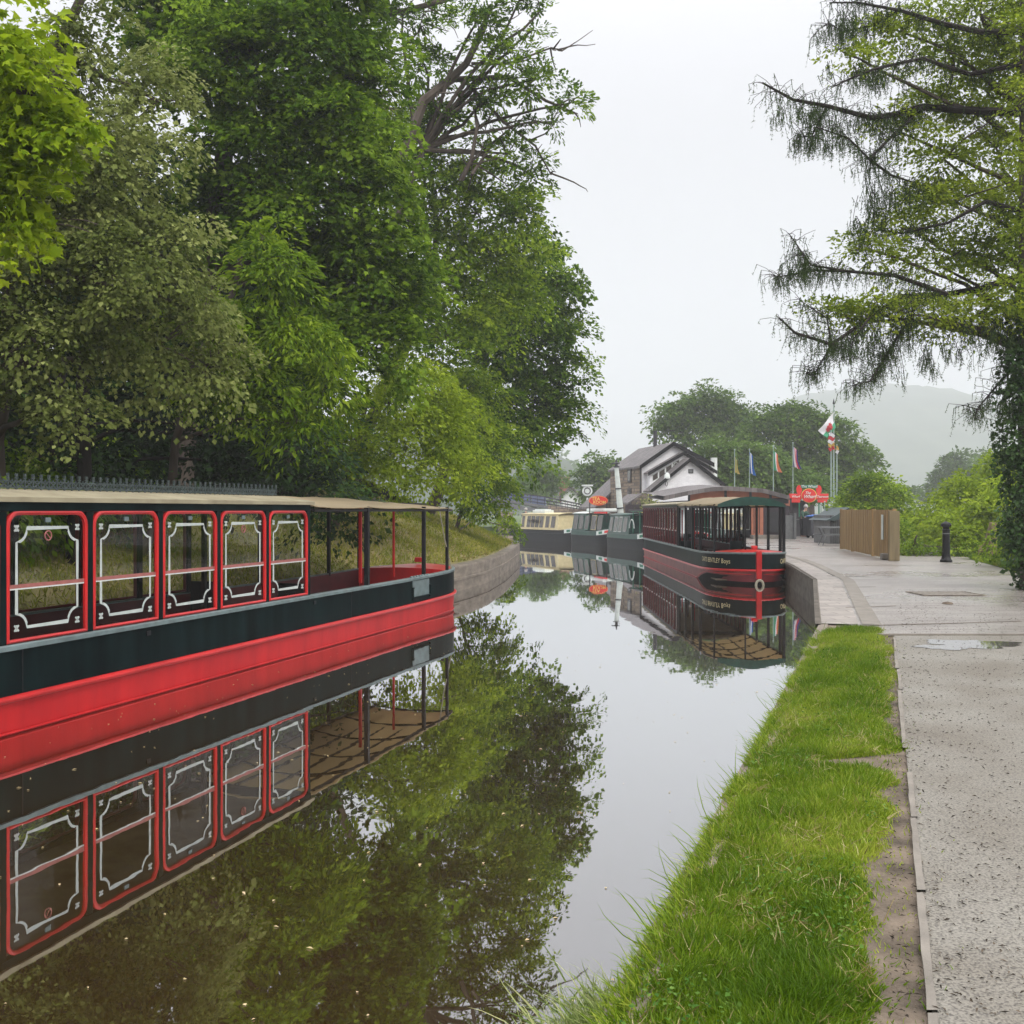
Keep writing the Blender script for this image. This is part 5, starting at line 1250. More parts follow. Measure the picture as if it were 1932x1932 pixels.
# clover, weeds and dead blades through the verge
rng = np.random.default_rng(33); P, h = on_verge(rng, 4200); k = (np.sin(P[:, 0] * 5 + P[:, 1] * 2.2) + np.sin(P[:, 1] * 3.3 - P[:, 0] * 4)) > .35; P = P[k]; n = len(P); P[:, 2] += .03 + .05 * rng.random(n)
weed = leafmat('clover leaves', (.03, .09, .012), (.07, .16, .02), (.16, .26, .05), .3)
prop(leaves('verge_weeds', weed, None, P, rdir(n, rng) * np.array([1, 1, .3]), np.array([0, 0, 1.]) + .35 * rng.normal(size=(n, 3)), .010 + .012 * rng.random(n), .009 + .009 * rng.random(n), 'rhomb', rng.random(n)), kind='stuff')
P, h = on_verge(rng, 5200); n = len(P); straw = leafmat('dead blades', (.18, .14, .05), (.32, .26, .11), (.50, .44, .24), .2, .7)
prop(leaves('dead_grass', straw, None, P + np.array([0, 0, .02]), np.stack([rng.normal(size=n), rng.normal(size=n), .2 + .8 * rng.random(n)], 1), rdir(n, rng), .03 + .07 * rng.random(n), np.full(n, .0038), 'blade', rng.random(n)), kind='stuff')
# longer tufts leaning over the canal edge, and the reed clump at the near corner
def fringe(rng, n):
    y = 2.4 + 10.2 * rng.random(n) ** 1.4; return np.stack([.363 * y - .79 + .03 + .02 * rng.normal(size=n), y, np.full(n, .565)], 1), .5 + .5 * rng.random(n)
def edge_fringe():
    rng = np.random.default_rng(17); P, h = fringe(rng, 5200); k = np.sin(P[:, 1] * 5 + 2 * np.sin(P[:, 1] * 2.3)) > -.35; k = k | (P[:, 1] < 4.2); P = P[k]; n = len(P)
    D = np.stack([-.7 + .45 * rng.normal(size=n), .45 * rng.normal(size=n), .55 + .4 * rng.random(n)], 1)
    return leaves('edge_fringe', LF['grass'], None, P, D, rdir(n, rng) + np.array([0, 0, .8]), .04 + .07 * rng.random(n), np.full(n, .0048), 'blade', .55 + .25 * rng.normal(size=n))
prop(edge_fringe(), kind='stuff')
def edge_tufts():
    rng = np.random.default_rng(9); ys = np.concatenate([[3.45, 3.9, 4.25, 4.7, 5.1, 5.4, 6.0, 6.7, 7.4, 8.3, 9.4, 10.5, 11.4, 12.2]]); PP = []; 
    for y in ys:
        k = int(9 + 8 * rng.random()); yy = y + .10 * rng.normal(size=k); xx = .363 * yy - .79 + .05 + .04 * rng.normal(size=k); PP.append(np.stack([xx, yy, np.full(k, .56)], 1))
    P = np.concatenate(PP); n = len(P); D = np.stack([-.75 + .4 * rng.normal(size=n), .35 * rng.normal(size=n), .75 + .3 * rng.random(n)], 1)
    return leaves('edge_grass', LF['grass'], None, P, D, rdir(n, rng) + np.array([0, 0, .8]), .10 + .17 * rng.random(n), np.full(n, .0055), 'blade', .35 + .25 * rng.random(n))
prop(edge_tufts(), kind='stuff')
rng = np.random.default_rng(12); n = 1700; c = G(1195, 1900, .5)
P = np.stack([c.x - .02 + .10 * rng.normal(size=n), c.y - .10 + .14 * rng.normal(size=n), np.full(n, .40)], 1)
P[:, 0] = np.minimum(P[:, 0], .363 * P[:, 1] - .79 + .28)
D = np.stack([-.55 + .5 * rng.normal(size=n), -.1 + .5 * rng.normal(size=n), .8 + .2 * rng.random(n)], 1)
sedge = leafmat('pale sedge', (.10, .16, .03), (.26, .33, .10), (.46, .48, .22), .4)
o = leaves('sedge_clump', sedge, None, P, D, rdir(n, rng) + np.array([0, 0, 1.]), .09 + .13 * rng.random(n), .004 + .004 * rng.random(n), 'blade', rng.random(n))
prop(o, 'pale sedge clump hanging over the canal edge in the bottom foreground', 'plant')
# leaf litter and dry grass on the left bank
rng = np.random.default_rng(21); n = 42000; ii = rng.integers(0, len(LW) - 12, n); f = rng.random(n); Pw = LW[ii] * (1 - f)[:, None] + LW[ii + 1] * f[:, None]
d = .36 + 5.2 * rng.random(n) ** 1.3; Q = Pw + LN[ii] * d[:, None]; z = np.array([bank_h(k) for k in d]) + .015 + .05 * np.minimum(d, 3) * (.5 * np.sin(Q[:, 0] * 1.3 + Q[:, 1] * .7) + .5 * np.sin(Q[:, 1] * 1.9 - Q[:, 0] * .8 + 1))
P = np.stack([Q[:, 0], Q[:, 1], z], 1); D = rng.normal(size=(n, 3)) * np.array([1, 1, .35]); N = np.array([.3, 0, 1]) + .5 * rng.normal(size=(n, 3))
T = np.clip(.35 + .25 * np.sin(Q[:, 1] * .5) + .2 * rng.normal(size=n) - .25 * np.clip((Q[:, 1] - 24) / 10, 0, 1), 0, 1)
prop(leaves('leaf_litter', LF['litter'], None, P, D, N, .05 + .06 * rng.random(n), .035 + .03 * rng.random(n), 'rhomb', T), kind='stuff')
n = 52000; ii = rng.integers(30, len(LW) - 12, n); f = rng.random(n); Pw = LW[ii] * (1 - f)[:, None] + LW[ii + 1] * f[:, None]; d = .34 + 4.2 * rng.random(n); Q = Pw + LN[ii] * d[:, None]
z = np.array([bank_h(k) for k in d]) + .05 * np.minimum(d, 3) * (.5 * np.sin(Q[:, 0] * 1.3 + Q[:, 1] * .7) + .5 * np.sin(Q[:, 1] * 1.9 - Q[:, 0] * .8 + 1))
P = np.stack([Q[:, 0], Q[:, 1], z], 1); D = np.stack([.5 * rng.normal(size=n), .5 * rng.normal(size=n), np.ones(n)], 1)
bankg = leafmat('bank grass', (.13, .18, .012), (.27, .30, .025), (.48, .44, .10), .4)
prop(leaves('bank_grass', bankg, None, P, D, rdir(n, rng), .07 + .10 * rng.random(n), np.full(n, .018), 'blade', .5 + .2 * np.sin(Q[:, 1] * .9 + Q[:, 0] * 2) + .2 * rng.normal(size=n)), kind='stuff')
# floating specks on the water
n = 520; y = 2.6 + 14 * rng.random(n) ** 1.4; x = -5 + rng.random(n) * 8; k = (x < .363 * y - .9) & (x > .302 * y - 7.2); P = np.stack([x, y, np.full(n, .004)], 1)[k]; n = len(P)
D = rng.normal(size=(n, 3)) * np.array([1, 1, 0]); N = np.array([0, 0, 1.]) + 0 * D
prop(leaves('floating_leaves', LF['litter'], None, P, D, N, .012 + .035 * rng.random(n) ** 3, .008 + .014 * rng.random(n), 'rhomb', .7 + .3 * rng.random(n)), kind='stuff')
# grit, twigs and specks on path and wharf
n = 11000; y = 3 + 16 * rng.random(n) ** 1.3; x = PE(y) - .12 + rng.random(n) ** 1.5 * (2.2 + .25 * y); k = (y < 11.9) | (x > PE(y) + .1); x = x[k]; y = y[k]; n = len(x)
P = np.stack([x, y, np.where(y < 12.1, .571, .578)], 1); D = rng.normal(size=(n, 3)) * np.array([1, 1, .15]); N = np.array([0, 0, 1.]) + .4 * rng.normal(size=(n, 3))
grit = leafmat('grit', (.02, .016, .012), (.05, .04, .03), (.14, .11, .08), 0, .9, .1)
prop(leaves('grit', grit, None, P, D, N, .008 + .026 * rng.random(n) ** 2.5, .004 + .005 * rng.random(n), 'rhomb', rng.random(n)), kind='stuff')
# grass slope right of the wharf
def rgrass(rng, n):
    y = 15 + 16 * rng.random(n); x = np.interp(y, [12, 17, 22, 26.5, 30.2, 33], [10.4, 10.6, 11.2, 12.6, 13.6, 14.5]) + 3.5 * rng.random(n) ** 1.3; return np.stack([x, y, np.full(n, .57)], 1), np.full(n, 1.8)
prop(verge('side_grass', rgrass, 26000, 14, .07, .16, .016), kind='stuff')
mb = MB(); mb.add([(10.38, 12.1, .575), (10.58, 17, .575), (11.18, 22, .575), (12.58, 26.5, .575), (13.55, 30.2, .575), (13.55, 31, .575), (60, 31, .575), (60, 12.1, .575)][::-1], [tuple(range(8))]); prop(mb.build('side_turf', M['turf']), kind='structure')

# ------------------------------------------------------------------ trees on the left bank
L_ = lambda s: s
tree('hawthorn_tree', 'small leaved olive grey tree leaning over the left trip boat', (-7.3, 14.6, 1.4), (-6.2, 14.8, 9.5), .14,
     [B(60, 640, 14, 150, 120), B(180, 330, 14.5, 130, 150), B(150, 120, 15, 110, 140), B(290, 470, 15, 110, 120), B(300, 650, 15, 130, 90), B(60, 420, 14, 110, 150), B(390, 690, 15.5, 70, 60), B(220, 540, 14, 120, 120), B(120, 770, 14, 110, 50), B(300, 190, 16, 70, 120), B(30, 220, 15, 110, 130), B(380, 590, 15.5, 60, 60)],
     LF['olive'], 8, 34, .30, .060, 'rhomb', .75, seed=31, droop=.6)
tree('maple_tree', 'bright yellow green maple branches hanging into the top left corner', (-9.2, 9.3, 1.2), (-8.4, 9.4, 8), .16,
     [B(0, 130, 9.2, 80, 70), B(30, 220, 9.2, 80, 70), B(70, 290, 9.4, 52, 50), B(-30, 330, 9.2, 80, 70), B(45, 370, 9.3, 50, 34), B(-20, 40, 9.4, 60, 50), B(60, 180, 9.1, 45, 50), B(-90, 200, 9.6, 100, 130), B(100, 230, 9.2, 30, 26), B(20, 430, 9.3, 40, 22)],
     LF['lime'], 13, 30, .26, .085, 'maple', .62, seed=32, droop=.45, lump=.2)
tree('sycamore_tree', 'large dark green sycamore with layered leaves rising above the ash on the left', (-7.0, 21.5, 2.3), (-5.6, 21.5, 14.5), .27,
     [B(420, 120, 21, 130, 120), B(580, 80, 21, 120, 110), B(640, 240, 21, 130, 110), B(480, 260, 21, 120, 100), B(560, 390, 21, 140, 100), B(700, 360, 21.5, 90, 100), B(690, 500, 21.5, 100, 90), B(420, -20, 22, 150, 120), B(640, 0, 22, 110, 90), B(740, 560, 22, 70, 80), B(440, 400, 22, 90, 110), B(610, 520, 22, 110, 90), B(330, 60, 22, 90, 140), B(700, 150, 22, 60, 90), B(600, 640, 21, 120, 70), B(720, 660, 21.5, 80, 70)],
     LF['dark'], 4.6, 40, .50, .098, 'maple', .62, seed=33, droop=.3)
t = tree('ash_tree', 'light green ash sapling with feathery leaves in front of the dark sycamore', (-6.3, 17.4, 1.6), (-4.6, 17.4, 6.4), .09,
     [B(500, 520, 17, 90, 70), B(430, 600, 17, 80, 70), B(560, 620, 17, 90, 60), B(480, 700, 17, 110, 70), B(600, 720, 17.3, 70, 60), B(500, 450, 17.5, 50, 40), B(420, 760, 17, 80, 50), B(560, 800, 17, 80, 40)],
     LF['mid'], 5.5, 30, .42, .115, 'rhomb', .32, seed=34, droop=.6, thick=.12)
tree('oak_tree', 'tall sparse oak with bare grey limbs reaching out over the canal', (-7.5, 31, 2.6), (-2.6, 30, 12.6), .17,
     [B(760, 30, 30, 70, 60), B(900, 40, 29, 70, 50), B(960, 100, 29, 60, 40), B(1010, 150, 29, 60, 35), B(1075, 195, 29, 45, 26), B(1000, 60, 29, 35, 25), B(800, 120, 30, 70, 45), B(930, 175, 29.5, 55, 30), B(1040, 230, 29, 40, 20), B(860, 220, 30, 80, 45), B(960, 290, 30, 55, 35), B(1000, 330, 30, 40, 30), B(1020, 20, 29, 20, 30), B(980, 0, 29, 50, 30)],
     LF['dark'], 4.6, 20, .34, .115, 'oak', .6, seed=35, droop=.15, lump=.35)
mb = MB(); rr = random.Random(4)
for pl, r0, r1 in [([(760, 300), (800, 190), (850, 150), (880, 120), (910, 60), (925, 10)], .16, .07), ([(850, 150), (960, 145), (1030, 190), (1090, 215)], .09, .02), ([(700, 20), (760, 22), (840, 0), (900, -20)], .10, .06), ([(880, 155), (950, 230), (1010, 275), (1040, 330)], .06, .02), ([(870, 340), (890, 300), (900, 240), (895, 200)], .08, .03), ([(890, 330), (930, 270), (990, 220)], .05, .015), ([(700, 190), (740, 170), (770, 180)], .05, .02), ([(890, 120), (960, 120), (1040, 90), (1060, 95)], .05, .012), ([(560, 100), (640, 60), (700, 20)], .12, .10), ([(700, 110), (760, 90), (790, 60), (800, 20)], .04, .015)]:
    pts = [W(x, y, 29.6 + .3 * math.sin(i * 2 + x)) for i, (x, y) in enumerate(pl)]; n = len(pts)
    mb.tube(pts, [r0 + (r1 - r0) * i / (n - 1) for i in range(n)], 7)
    for _ in range(9):
        i = rr.randrange(n - 1); p = pts[i].lerp(pts[i + 1], rr.random()); q = p + Vector((rr.uniform(-.2, 1.2), rr.uniform(-.6, .6), rr.uniform(-.9, .7)))
        limb(mb, p, q, .03, .008, .0, 5, .25, rr, 5)
ok = bpy.data.objects['oak_tree']; mb.build('limbs', M['bark'], ok, smooth=True)
tree('lime_tree', 'mid green lime tree with long horizontal boughs behind the sycamore', (-5.6, 32.5, 2.4), (-2.4, 32.5, 9.5), .24,
     [B(800, 330, 31, 90, 70), B(900, 400, 31, 90, 60), B(820, 450, 31, 90, 70), B(930, 480, 32, 80, 60), B(860, 570, 32, 100, 70), B(960, 560, 33, 70, 50), B(790, 250, 31, 70, 60), B(980, 400, 32, 50, 50), B(850, 640, 31, 90, 60), B(780, 560, 31, 60, 70), B(910, 330, 31, 50, 40), B(700, 260, 32, 60, 80), B(990, 470, 33, 60, 50)],
     LF['mid'], 3.6, 34, .52, .11, 'rhomb', .62, seed=36, droop=.35)
tree('beech_tree', 'rounded dark green tree at the tip of the left bank against the sky', (-3.4, 39.5, 1.9), (-.6, 39, 9), .26,
     [B(1000, 560, 38, 80, 70), B(1050, 540, 38, 45, 50), B(1070, 630, 38, 42, 50), B(1000, 660, 38, 90, 80), B(1080, 710, 38, 36, 45), B(1010, 760, 38, 85, 60), B(1060, 790, 38, 45, 45), B(930, 640, 38, 80, 90), B(940, 760, 37, 80, 80), B(1000, 840, 37, 55, 40), B(1020, 470, 39, 40, 30), B(900, 820, 36, 60, 60)],
     LF['dark'], 3.4, 34, .52, .115, 'rhomb', .7, seed=37, droop=.3)
tree('hazel_bush', 'bright green bush sweeping down towards the bow of the left trip boat', (-4.4, 25.3, 1.7), (-3.6, 25.3, 4.6), .10,
     [B(720, 780, 25, 100, 60), B(800, 820, 26, 100, 70), B(680, 860, 24, 90, 60), B(880, 890, 29, 60, 45), B(780, 720, 26, 70, 50), B(840, 760, 27, 60, 50), B(740, 900, 25, 90, 40)],
     LF['bright'], 6.5, 30, .40, .085, 'rhomb', .6, seed=38, droop=.5, cat='bush')
tree('willow_bush', 'soft green bush at the end of the left bank below the rounded tree', (-2.0, 36.5, 1.5), (-1.2, 36.5, 3.8), .08,
     [B(900, 900, 34, 50, 60), B(930, 850, 35, 55, 60), B(950, 930, 36, 26, 40), B(860, 840, 33, 60, 60), B(880, 740, 34, 60, 60), B(960, 990, 42, 24, 22), B(900, 960, 36, 40, 25)],
     LF['mid'], 6, 24, .36, .10, 'rhomb', .55, seed=39, droop=.6, cat='bush')
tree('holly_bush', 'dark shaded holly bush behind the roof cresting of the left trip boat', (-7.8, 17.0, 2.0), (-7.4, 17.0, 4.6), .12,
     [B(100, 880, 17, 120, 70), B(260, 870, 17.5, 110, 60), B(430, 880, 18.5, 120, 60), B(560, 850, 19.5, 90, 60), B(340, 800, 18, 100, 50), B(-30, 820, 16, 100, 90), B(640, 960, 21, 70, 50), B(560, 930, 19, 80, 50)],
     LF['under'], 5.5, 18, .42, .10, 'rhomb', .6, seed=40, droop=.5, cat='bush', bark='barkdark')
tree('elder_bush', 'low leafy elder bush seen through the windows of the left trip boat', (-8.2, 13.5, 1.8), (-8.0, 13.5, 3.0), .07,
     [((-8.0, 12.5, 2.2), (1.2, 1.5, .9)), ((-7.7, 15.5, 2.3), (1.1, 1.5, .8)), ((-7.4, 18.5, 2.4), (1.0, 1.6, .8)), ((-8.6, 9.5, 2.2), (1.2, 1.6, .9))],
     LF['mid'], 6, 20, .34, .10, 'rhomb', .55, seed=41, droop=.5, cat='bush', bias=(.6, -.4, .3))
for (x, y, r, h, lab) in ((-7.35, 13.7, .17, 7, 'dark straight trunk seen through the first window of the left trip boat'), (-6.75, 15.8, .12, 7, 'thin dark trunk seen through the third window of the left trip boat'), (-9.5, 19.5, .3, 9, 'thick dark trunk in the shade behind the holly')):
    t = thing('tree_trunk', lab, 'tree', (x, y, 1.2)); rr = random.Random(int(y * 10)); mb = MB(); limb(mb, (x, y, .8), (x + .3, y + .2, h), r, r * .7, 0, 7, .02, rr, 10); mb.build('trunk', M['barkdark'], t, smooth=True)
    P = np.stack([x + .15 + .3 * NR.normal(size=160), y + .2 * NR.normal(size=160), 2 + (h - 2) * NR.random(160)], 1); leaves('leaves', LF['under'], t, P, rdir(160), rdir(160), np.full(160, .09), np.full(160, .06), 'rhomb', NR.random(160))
# shaded woodland mass that closes the view behind the bank trees
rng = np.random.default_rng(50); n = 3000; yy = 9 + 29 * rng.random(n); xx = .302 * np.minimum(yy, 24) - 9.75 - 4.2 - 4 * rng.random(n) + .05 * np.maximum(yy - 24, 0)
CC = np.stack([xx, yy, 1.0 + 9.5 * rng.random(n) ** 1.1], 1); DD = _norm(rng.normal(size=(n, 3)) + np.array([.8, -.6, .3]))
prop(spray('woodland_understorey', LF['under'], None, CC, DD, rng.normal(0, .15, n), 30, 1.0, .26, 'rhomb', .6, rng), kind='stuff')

# ------------------------------------------------------------------ middle distance trees
FT = [('oak_tree', 'dark rounded tree rising directly behind the house roof', 1330, 95, .40, [B(1275, 785, 95, 40, 35), B(1330, 765, 95, 55, 35), B(1385, 790, 95, 45, 40), B(1340, 820, 95, 80, 40), B(1262, 815, 95, 25, 25)], 'far', 61),
      ('chestnut_tree', 'broad olive green tree behind the flags, its crown highest near the dragon flag', 1530, 85, .45, [B(1500, 800, 85, 55, 38), B(1450, 820, 85, 50, 45), B(1560, 820, 85, 50, 40), B(1610, 860, 85, 36, 30), B(1540, 870, 85, 80, 40), B(1470, 880, 85, 60, 40), B(1500, 780, 86, 35, 20), B(1640, 868, 85, 14, 14), B(1590, 900, 84, 50, 30)], 'far', 62),
      ('willow_tree', 'light yellow green tree behind the four small flags', 1400, 73, .30, [B(1370, 860, 73, 50, 28), B(1430, 870, 73, 50, 30), B(1340, 880, 73, 35, 30), B(1400, 900, 73, 80, 35), B(1480, 905, 73, 45, 30), B(1520, 920, 72, 40, 24)], 'farbright', 63),
      ('laurel_bush', 'rounded green bush behind the timber fence', 1650, 47, .14, [B(1640, 925, 47, 45, 35), B(1610, 960, 47, 40, 38), B(1680, 950, 46, 32, 40), B(1650, 980, 46, 55, 35), B(1690, 1000, 40, 25, 30)], 'mid', 64),
      ('poplar_tree', 'hazy grey green tree far off above the right hand bushes', 1800, 150, .5, [B(1800, 890, 150, 26, 42), B(1780, 915, 150, 25, 30), B(1830, 900, 150, 24, 36), B(1765, 925, 150, 14, 18), B(1860, 885, 160, 26, 36), B(1720, 940, 150, 30, 18)], 'far', 65),
      ('birch_tree', 'pale green tree beyond the left end of the footbridge', 1010, 105, .35, [B(1015, 890, 105, 28, 24), B(1000, 915, 105, 34, 26), B(1035, 920, 105, 28, 26), B(975, 930, 104, 30, 26), B(1050, 900, 105, 14, 20)], 'farbright', 66),
      ('sycamore_tree', 'hazy rounded tree between the distant cottage and the stone wall', 1140, 100, .35, [B(1140, 885, 100, 34, 30), B(1115, 905, 100, 24, 26), B(1160, 905, 100, 30, 28), B(1140, 925, 100, 45, 24)], 'far', 67)]
for (nm, lab, px, Y, r, bl, lf, sd_) in FT:
    b0 = W(px, 1000, Y); b0.z = .5; top = Vector(bl[0][0])
    k = Y / 95; tree(nm, lab, b0, top, r, bl, LF[lf], 2.8 / (k * k) * (1.6 if Y < 80 else 1), 22, .85 * k if Y > 60 else .42, .30 * k if Y > 60 else .13, 'rhomb', .65, seed=sd_, twigs=True, droop=.3, cat='bush' if 'bush' in nm else 'tree')
# wooded ridges: tree tops along the far hills
rng = np.random.default_rng(70)
def ridge(sil, Y, n, rad, name, lf):
    a, b = sil[0][0], sil[-1][0]; px = a + (b - a) * rng.random(n); py = np.interp(px, [q[0] for q in sil], [q[1] for q in sil]); v = rng.random(n) ** 1.3
    py2 = py + v * (955 - py) - rad * .3 * F / Y * (v < .02); yy = Y - v * Y * .28
    CC = np.stack([(px - 966) / F * Y, yy, EYE - (py2 - HZ) / F * Y * (1 - .05 * v)], 1); DD = _norm(rng.normal(size=(n, 3)) + np.array([0, -.8, .6]))
    return prop(spray(name, LF[lf], None, CC, DD, rng.normal(0, .2, n), 16, rad, rad * .42, 'rhomb', .7, rng), kind='stuff')
ridge([(760, 815), (900, 812), (1000, 845), (1040, 862), (1085, 888), (1120, 905), (1180, 935), (1250, 955)], 420, 2200, 4.2, 'distant_wood', 'far')
# bushes right
tree('hornbeam_bush', 'bright green spreading bush behind the bollard', (W(1800, 0, 36).x, 36, .4), W(1800, 1000, 36), .08,
     [B(1760, 990, 36, 50, 40), B(1820, 940, 37, 60, 45), B(1880, 900, 38, 60, 45), B(1800, 1000, 34, 60, 40), B(1880, 980, 34, 70, 60), B(1730, 1010, 38, 40, 30), B(1910, 870, 38, 40, 30), B(1850, 1020, 33, 70, 30)],
     LF['bright'], 11, 28, .42, .13, 'rhomb', .6, seed=71, cat='bush', droop=.55, twigs=False)
tree('bramble_bush', 'low green brambles between the timber fence and the bollard', (W(1730, 0, 33).x, 33.5, .4), W(1730, 1010, 33), .05,
     [B(1720, 1040, 33.5, 40, 20), B(1760, 1035, 33, 45, 20), B(1820, 1035, 32.5, 45, 20), B(1700, 1010, 35, 26, 30)], LF['mid'], 14, 26, .28, .09, 'rhomb', .6, seed=72, cat='bush', droop=.6)
tree('dogwood_bush', 'shaded green bush at the right edge under the ivy trunk', (W(1915, 0, 28).x, 27, .5), W(1915, 960, 27), .08,
     [B(1920, 1000, 26, 60, 45), B(1960, 940, 25, 60, 60), B(1900, 1035, 27, 45, 18)], LF['mid'], 13, 26, .30, .09, 'rhomb', .6, seed=73, cat='bush', droop=.6)

# ------------------------------------------------------------------ the tall right hand larch, ivy and its drooping boughs
YL = 19.0
def wl(px, py, dy=0): return W(px, py, YL + dy)
xb = wl(1948, 0).x; lar = thing('larch_tree', 'tall conifer at the right edge with long drooping dark boughs and ivy covered trunk', 'tree', (xb, YL, LAND))
mb = MB(); mb.tube([(xb + .1, YL, LAND - .2), (xb, YL, 4), (wl(1944, 0).x, YL, 8), (wl(1940, 0).x, YL, 13.5)], [.30, .25, .19, .13], 12); mb.build('trunk', M['bark'], lar, smooth=True)
lm = MB(); rr = random.Random(8); TW = []   # twigs: start, length
boughs = [([(1932, 212), (1850, 210), (1740, 202), (1690, 216), (1643, 222), (1560, 200), (1496, 188), (1438, 156)], .085), ([(1932, 520), (1850, 545), (1787, 555), (1700, 560), (1640, 600), (1569, 650), (1500, 628), (1470, 600)], .075),
          ([(1787, 555), (1690, 520), (1600, 512), (1530, 500), (1488, 440)], .045), ([(1600, 512), (1540, 510), (1470, 522), (1462, 520)], .03), ([(1740, 202), (1700, 240), (1640, 300), (1600, 260), (1540, 240)], .04),
          ([(1640, 300), (1680, 330), (1740, 350), (1800, 340)], .03), ([(1932, 60), (1850, 60), (1780, 45), (1700, 20), (1620, 5), (1565, 5)], .06), ([(1700, 20), (1640, 50), (1590, 60), (1562, 42)], .03),
          ([(1932, 400), (1860, 380), (1790, 420), (1700, 440), (1640, 430)], .05), ([(1640, 600), (1610, 640), (1600, 690)], .02), ([(1740, 560), (1690, 640), (1660, 690), (1640, 720), (1606, 728)], .03),
          ([(1932, 560), (1880, 590), (1830, 600), (1770, 600)], .04), ([(1932, 660), (1905, 700), (1870, 740), (1845, 770), (1838, 790)], .03), ([(1932, 640), (1890, 640), (1860, 650)], .03), ([(1560, 200), (1530, 260), (1500, 250)], .02), ([(1932, 120), (1830, 140), (1740, 110), (1650, 130), (1600, 150), (1570, 165)], .05), ([(1569, 650), (1540, 700), (1520, 705)], .02), ([(1569,650),(1560,600),(1500,560)],.02)]
for pl, r0 in boughs:
    ph = rr.uniform(0, 6); pts = [wl(x, y, 1.1 * math.sin(ph + i * .5) * min(1, (1932 - x) / 200)) for i, (x, y) in enumerate(pl)]; n = len(pts)
    lm.tube(pts, [r0 * (1 - .8 * i / (n - 1)) for i in range(n)], 6)
    for i in range(n - 1):
        a, b = pts[i], pts[i + 1]; m = int((b - a).length / .018)
        if a.x > wl(1830, 0).x and r0 > .04: m = int(m * .5)
        for k in range(m):
            p = a.lerp(b, rr.random()); ln = rr.uniform(.10, .42) * (1.5 if rr.random() < .12 else 1)
            q = p + Vector((rr.uniform(-.40, .28), rr.uniform(-.5, .5), rr.uniform(-.18, .20)))
            if rr.random() < .6: lm.tube([p, p.lerp(q, .5) + Vector((0, 0, .03)), q], [.007, .005, .004], 3)
            else: q = p
            TW.append((q, ln))
            if rr.random() < .5: TW.append((p.lerp(q, .5), ln * .7))
# the longer hanging curtains
for (px, py, wdt, lnp, cnt) in [(1655, 350, 30, 110, 80), (1700, 560, 40, 120, 90), (1660, 640, 30, 100, 90), (1590, 640, 50, 40, 60), (1860, 600, 60, 60, 90), (1800, 640, 50, 70, 40), (1640, 420, 30, 60, 50), (1700, 360, 40, 60, 50), (1880, 760, 40, 40, 50), (1500, 480, 25, 60, 60), (1620, 210, 60, 60, 60), (1520, 200, 60, 40, 70), (1560, 255, 50, 40, 60), (1600, 30, 50, 60, 80), (1650, 120, 60, 60, 70), (1905, 640, 20, 80, 40), (1750, 660, 20, 60, 25)]:
    for _ in range(int(cnt / 5)):
        x = px + wdt * rr.gauss(0, .6); y0 = py + lnp * rr.uniform(-.25, .35); ln_ = lnp * rr.uniform(.3, .8); dy = rr.uniform(-.6, .6); sx = rr.uniform(-16, 16)
        cc = [wl(x, y0, dy), wl(x + sx * .6, y0 + ln_ * .35, dy), wl(x + sx, y0 + ln_ * .7, dy), wl(x + sx * 1.1, y0 + ln_, dy)]
        lm.tube(cc, [.007, .006, .005, .003], 3)
        for _ in range(13):
            k = rr.randrange(3); q = cc[k].lerp(cc[k + 1], rr.random()) + Vector((rr.uniform(-.09, .09), rr.uniform(-.09, .09), 0)); TW.append((q, rr.uniform(.10, .34)))
lm.build('boughs', M['barkdark'], lar, smooth=True)
# twigs as thin ribbons of short needles
rng = np.random.default_rng(81); PP = []; DDn = []; LL = []; WW = []; TTn = []
for (p, ln) in TW:
    p = np.array(p); dx = rng.normal(0, .22, 2); d = np.array([dx[0], dx[1], -1.0]); d /= np.linalg.norm(d); k = max(4, int(ln / .020))
    PP.append(p[None]); DDn.append(d[None]); LL.append([ln]); WW.append([.013]); TTn.append([.1])
    s = rng.random(k); side = rng.normal(size=(k, 3)); side[:, 2] = -.5 - .4 * rng.random(k)
    PP.append(p + d * (s * ln)[:, None]); DDn.append(side); LL.append(.028 + .032 * rng.random(k)); WW.append(np.full(k, .013)); TTn.append(.2 + .6 * rng.random(k))
PP = np.concatenate(PP); DDn = np.concatenate(DDn); LL = np.concatenate([np.array(q) for q in LL]); WW = np.concatenate([np.array(q) for q in WW]); TTn = np.concatenate([np.array(q) for q in TTn])
leaves('hanging_twigs', LF['needle'], lar, PP, DDn, rdir(len(PP), rng), LL, WW, 'needle', TTn)
# bright foliage of the broadleaf tree among the boughs
lar2 = thing('sycamore_tree', 'yellow green broadleaf crown growing among the drooping conifer boughs at top right', 'tree', (wl(1990, 0, 1).x, YL + 1, LAND))
bl = [B(1850, 30, 19.5, 130, 60), B(1700, 60, 19.5, 90, 40), B(1620, 110, 19, 50, 30), B(1800, 110, 20, 110, 50), B(1700, 250, 19.5, 60, 35), B(1860, 170, 20.5, 90, 50), B(1880, 280, 20, 80, 40), B(1780, 300, 19.5, 90, 40), B(1800, 380, 19.5, 110, 50), B(1700, 430, 19.5, 70, 40), B(1860, 460, 19.5, 90, 50), B(1770, 500, 19.5, 110, 40), B(1640, 470, 19, 60, 30), B(1700, 590, 19, 120, 40), B(1600, 600, 18.8, 60, 26), B(1850, 590, 19, 90, 40), B(1560, 580, 18.8, 45, 20), B(1900, 380, 20, 50, 60)]
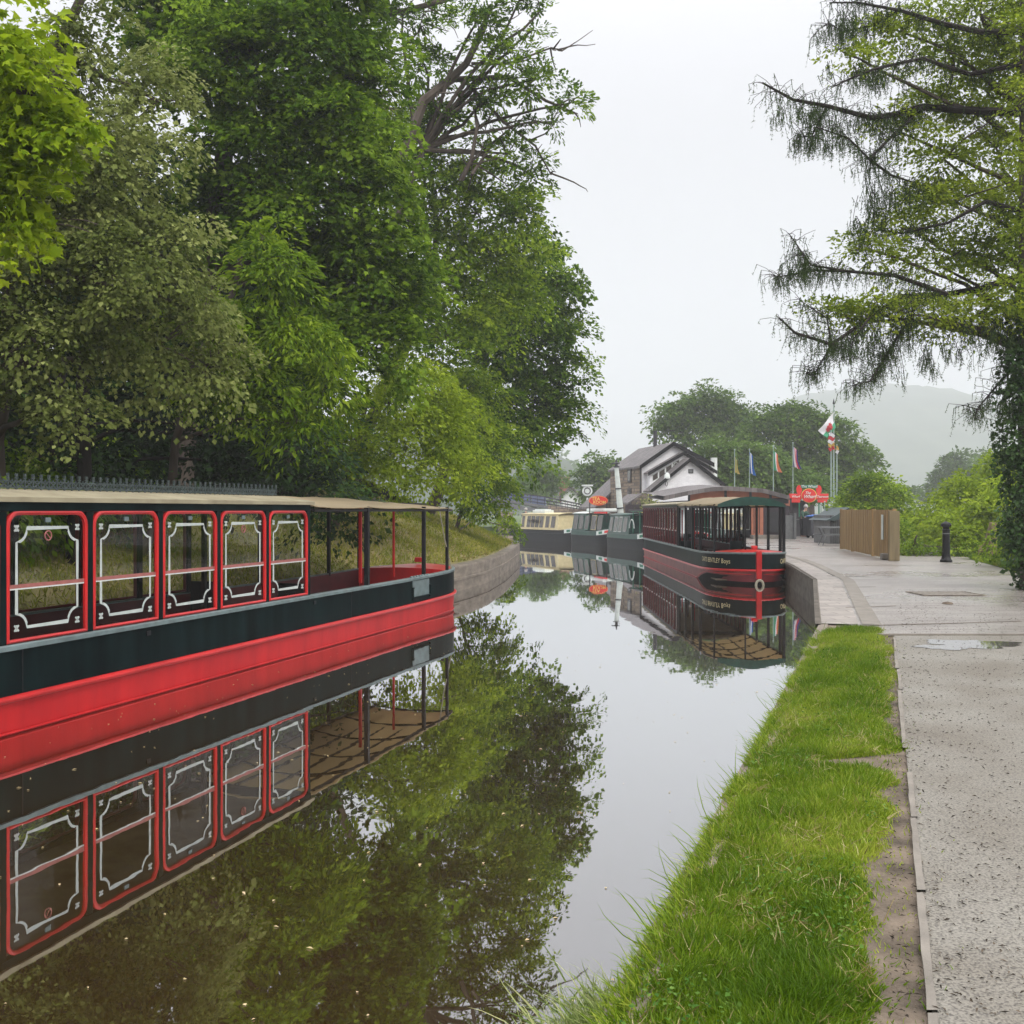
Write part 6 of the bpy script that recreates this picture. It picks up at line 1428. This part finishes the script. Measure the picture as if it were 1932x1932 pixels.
rng = np.random.default_rng(82); CC, DD, TT = clumps(bl + [B(1900, 120, 20, 60, 90), B(1760, 200, 20, 70, 40), B(1900, 500, 20, 50, 60), B(1740, 380, 20, 60, 40), B(1830, 230, 20, 60, 40), B(1780, 620, 19.5, 80, 26), B(1925, 60, 18.4, 30, 60), B(1928, 180, 18.4, 26, 60), B(1926, 310, 18.4, 28, 60), B(1928, 440, 18.4, 26, 60), B(1915, 560, 18.4, 36, 40)], 17, rng, (0, -.4, .5), lump=.35); br = leafmat('fresh broadleaf', (.10, .16, .012), (.25, .34, .022), (.44, .52, .05), .55)
spray('crown', br, lar2, CC, DD, TT, 30, .28, .072, 'rhomb', .6, rng, 1.1, .12, .3)
mb = MB(); mb.tube([(wl(1990, 0, 1).x, YL + 1, LAND - .2), (wl(1985, 0, 1).x, YL + 1, 6), (wl(1960, 0, 1).x, YL + 1, 12)], [.25, .2, .1], 10)
for k in range(0, len(CC), 26): c = Vector(bl[rng.integers(len(bl))][0]); s = min(bl, key=lambda b: (Vector(b[0]) - Vector(CC[k])).length); limb(mb, s[0], CC[k], .022, .006, .02, 4, .12, rr, 4)
for b in bl: limb(mb, (wl(1975, 0, 1).x, YL + 1, max(5, b[0][2] - 1.5)), b[0], .06, .02, .05, 6, .08, rr, 5)
mb.build('trunk', M['bark'], lar2, smooth=True)
ivy = thing('ivy', 'dense dark ivy climbing the trunk at the right edge', 'plant', (xb, YL, LAND))
bl = [((wl(px, 0).x, YL, W(0, py, YL).z), (rx * YL / F, .42, ry * YL / F)) for (px, py, rx, ry) in [(1938, 620, 34, 40), (1930, 680, 42, 50), (1935, 750, 40, 60), (1925, 830, 44, 60), (1930, 900, 42, 60), (1935, 970, 40, 60), (1940, 1030, 36, 50), (1945, 560, 24, 40), (1945, 1085, 26, 36)]]
CC, DD, TT = clumps(bl, 26, rng, (-.5, -.6, .1), lump=.2); spray('foliage', LF['ivy'], ivy, CC, DD, TT, 20, .16, .07, 'rhomb', .85, rng, .1, .2, .3)
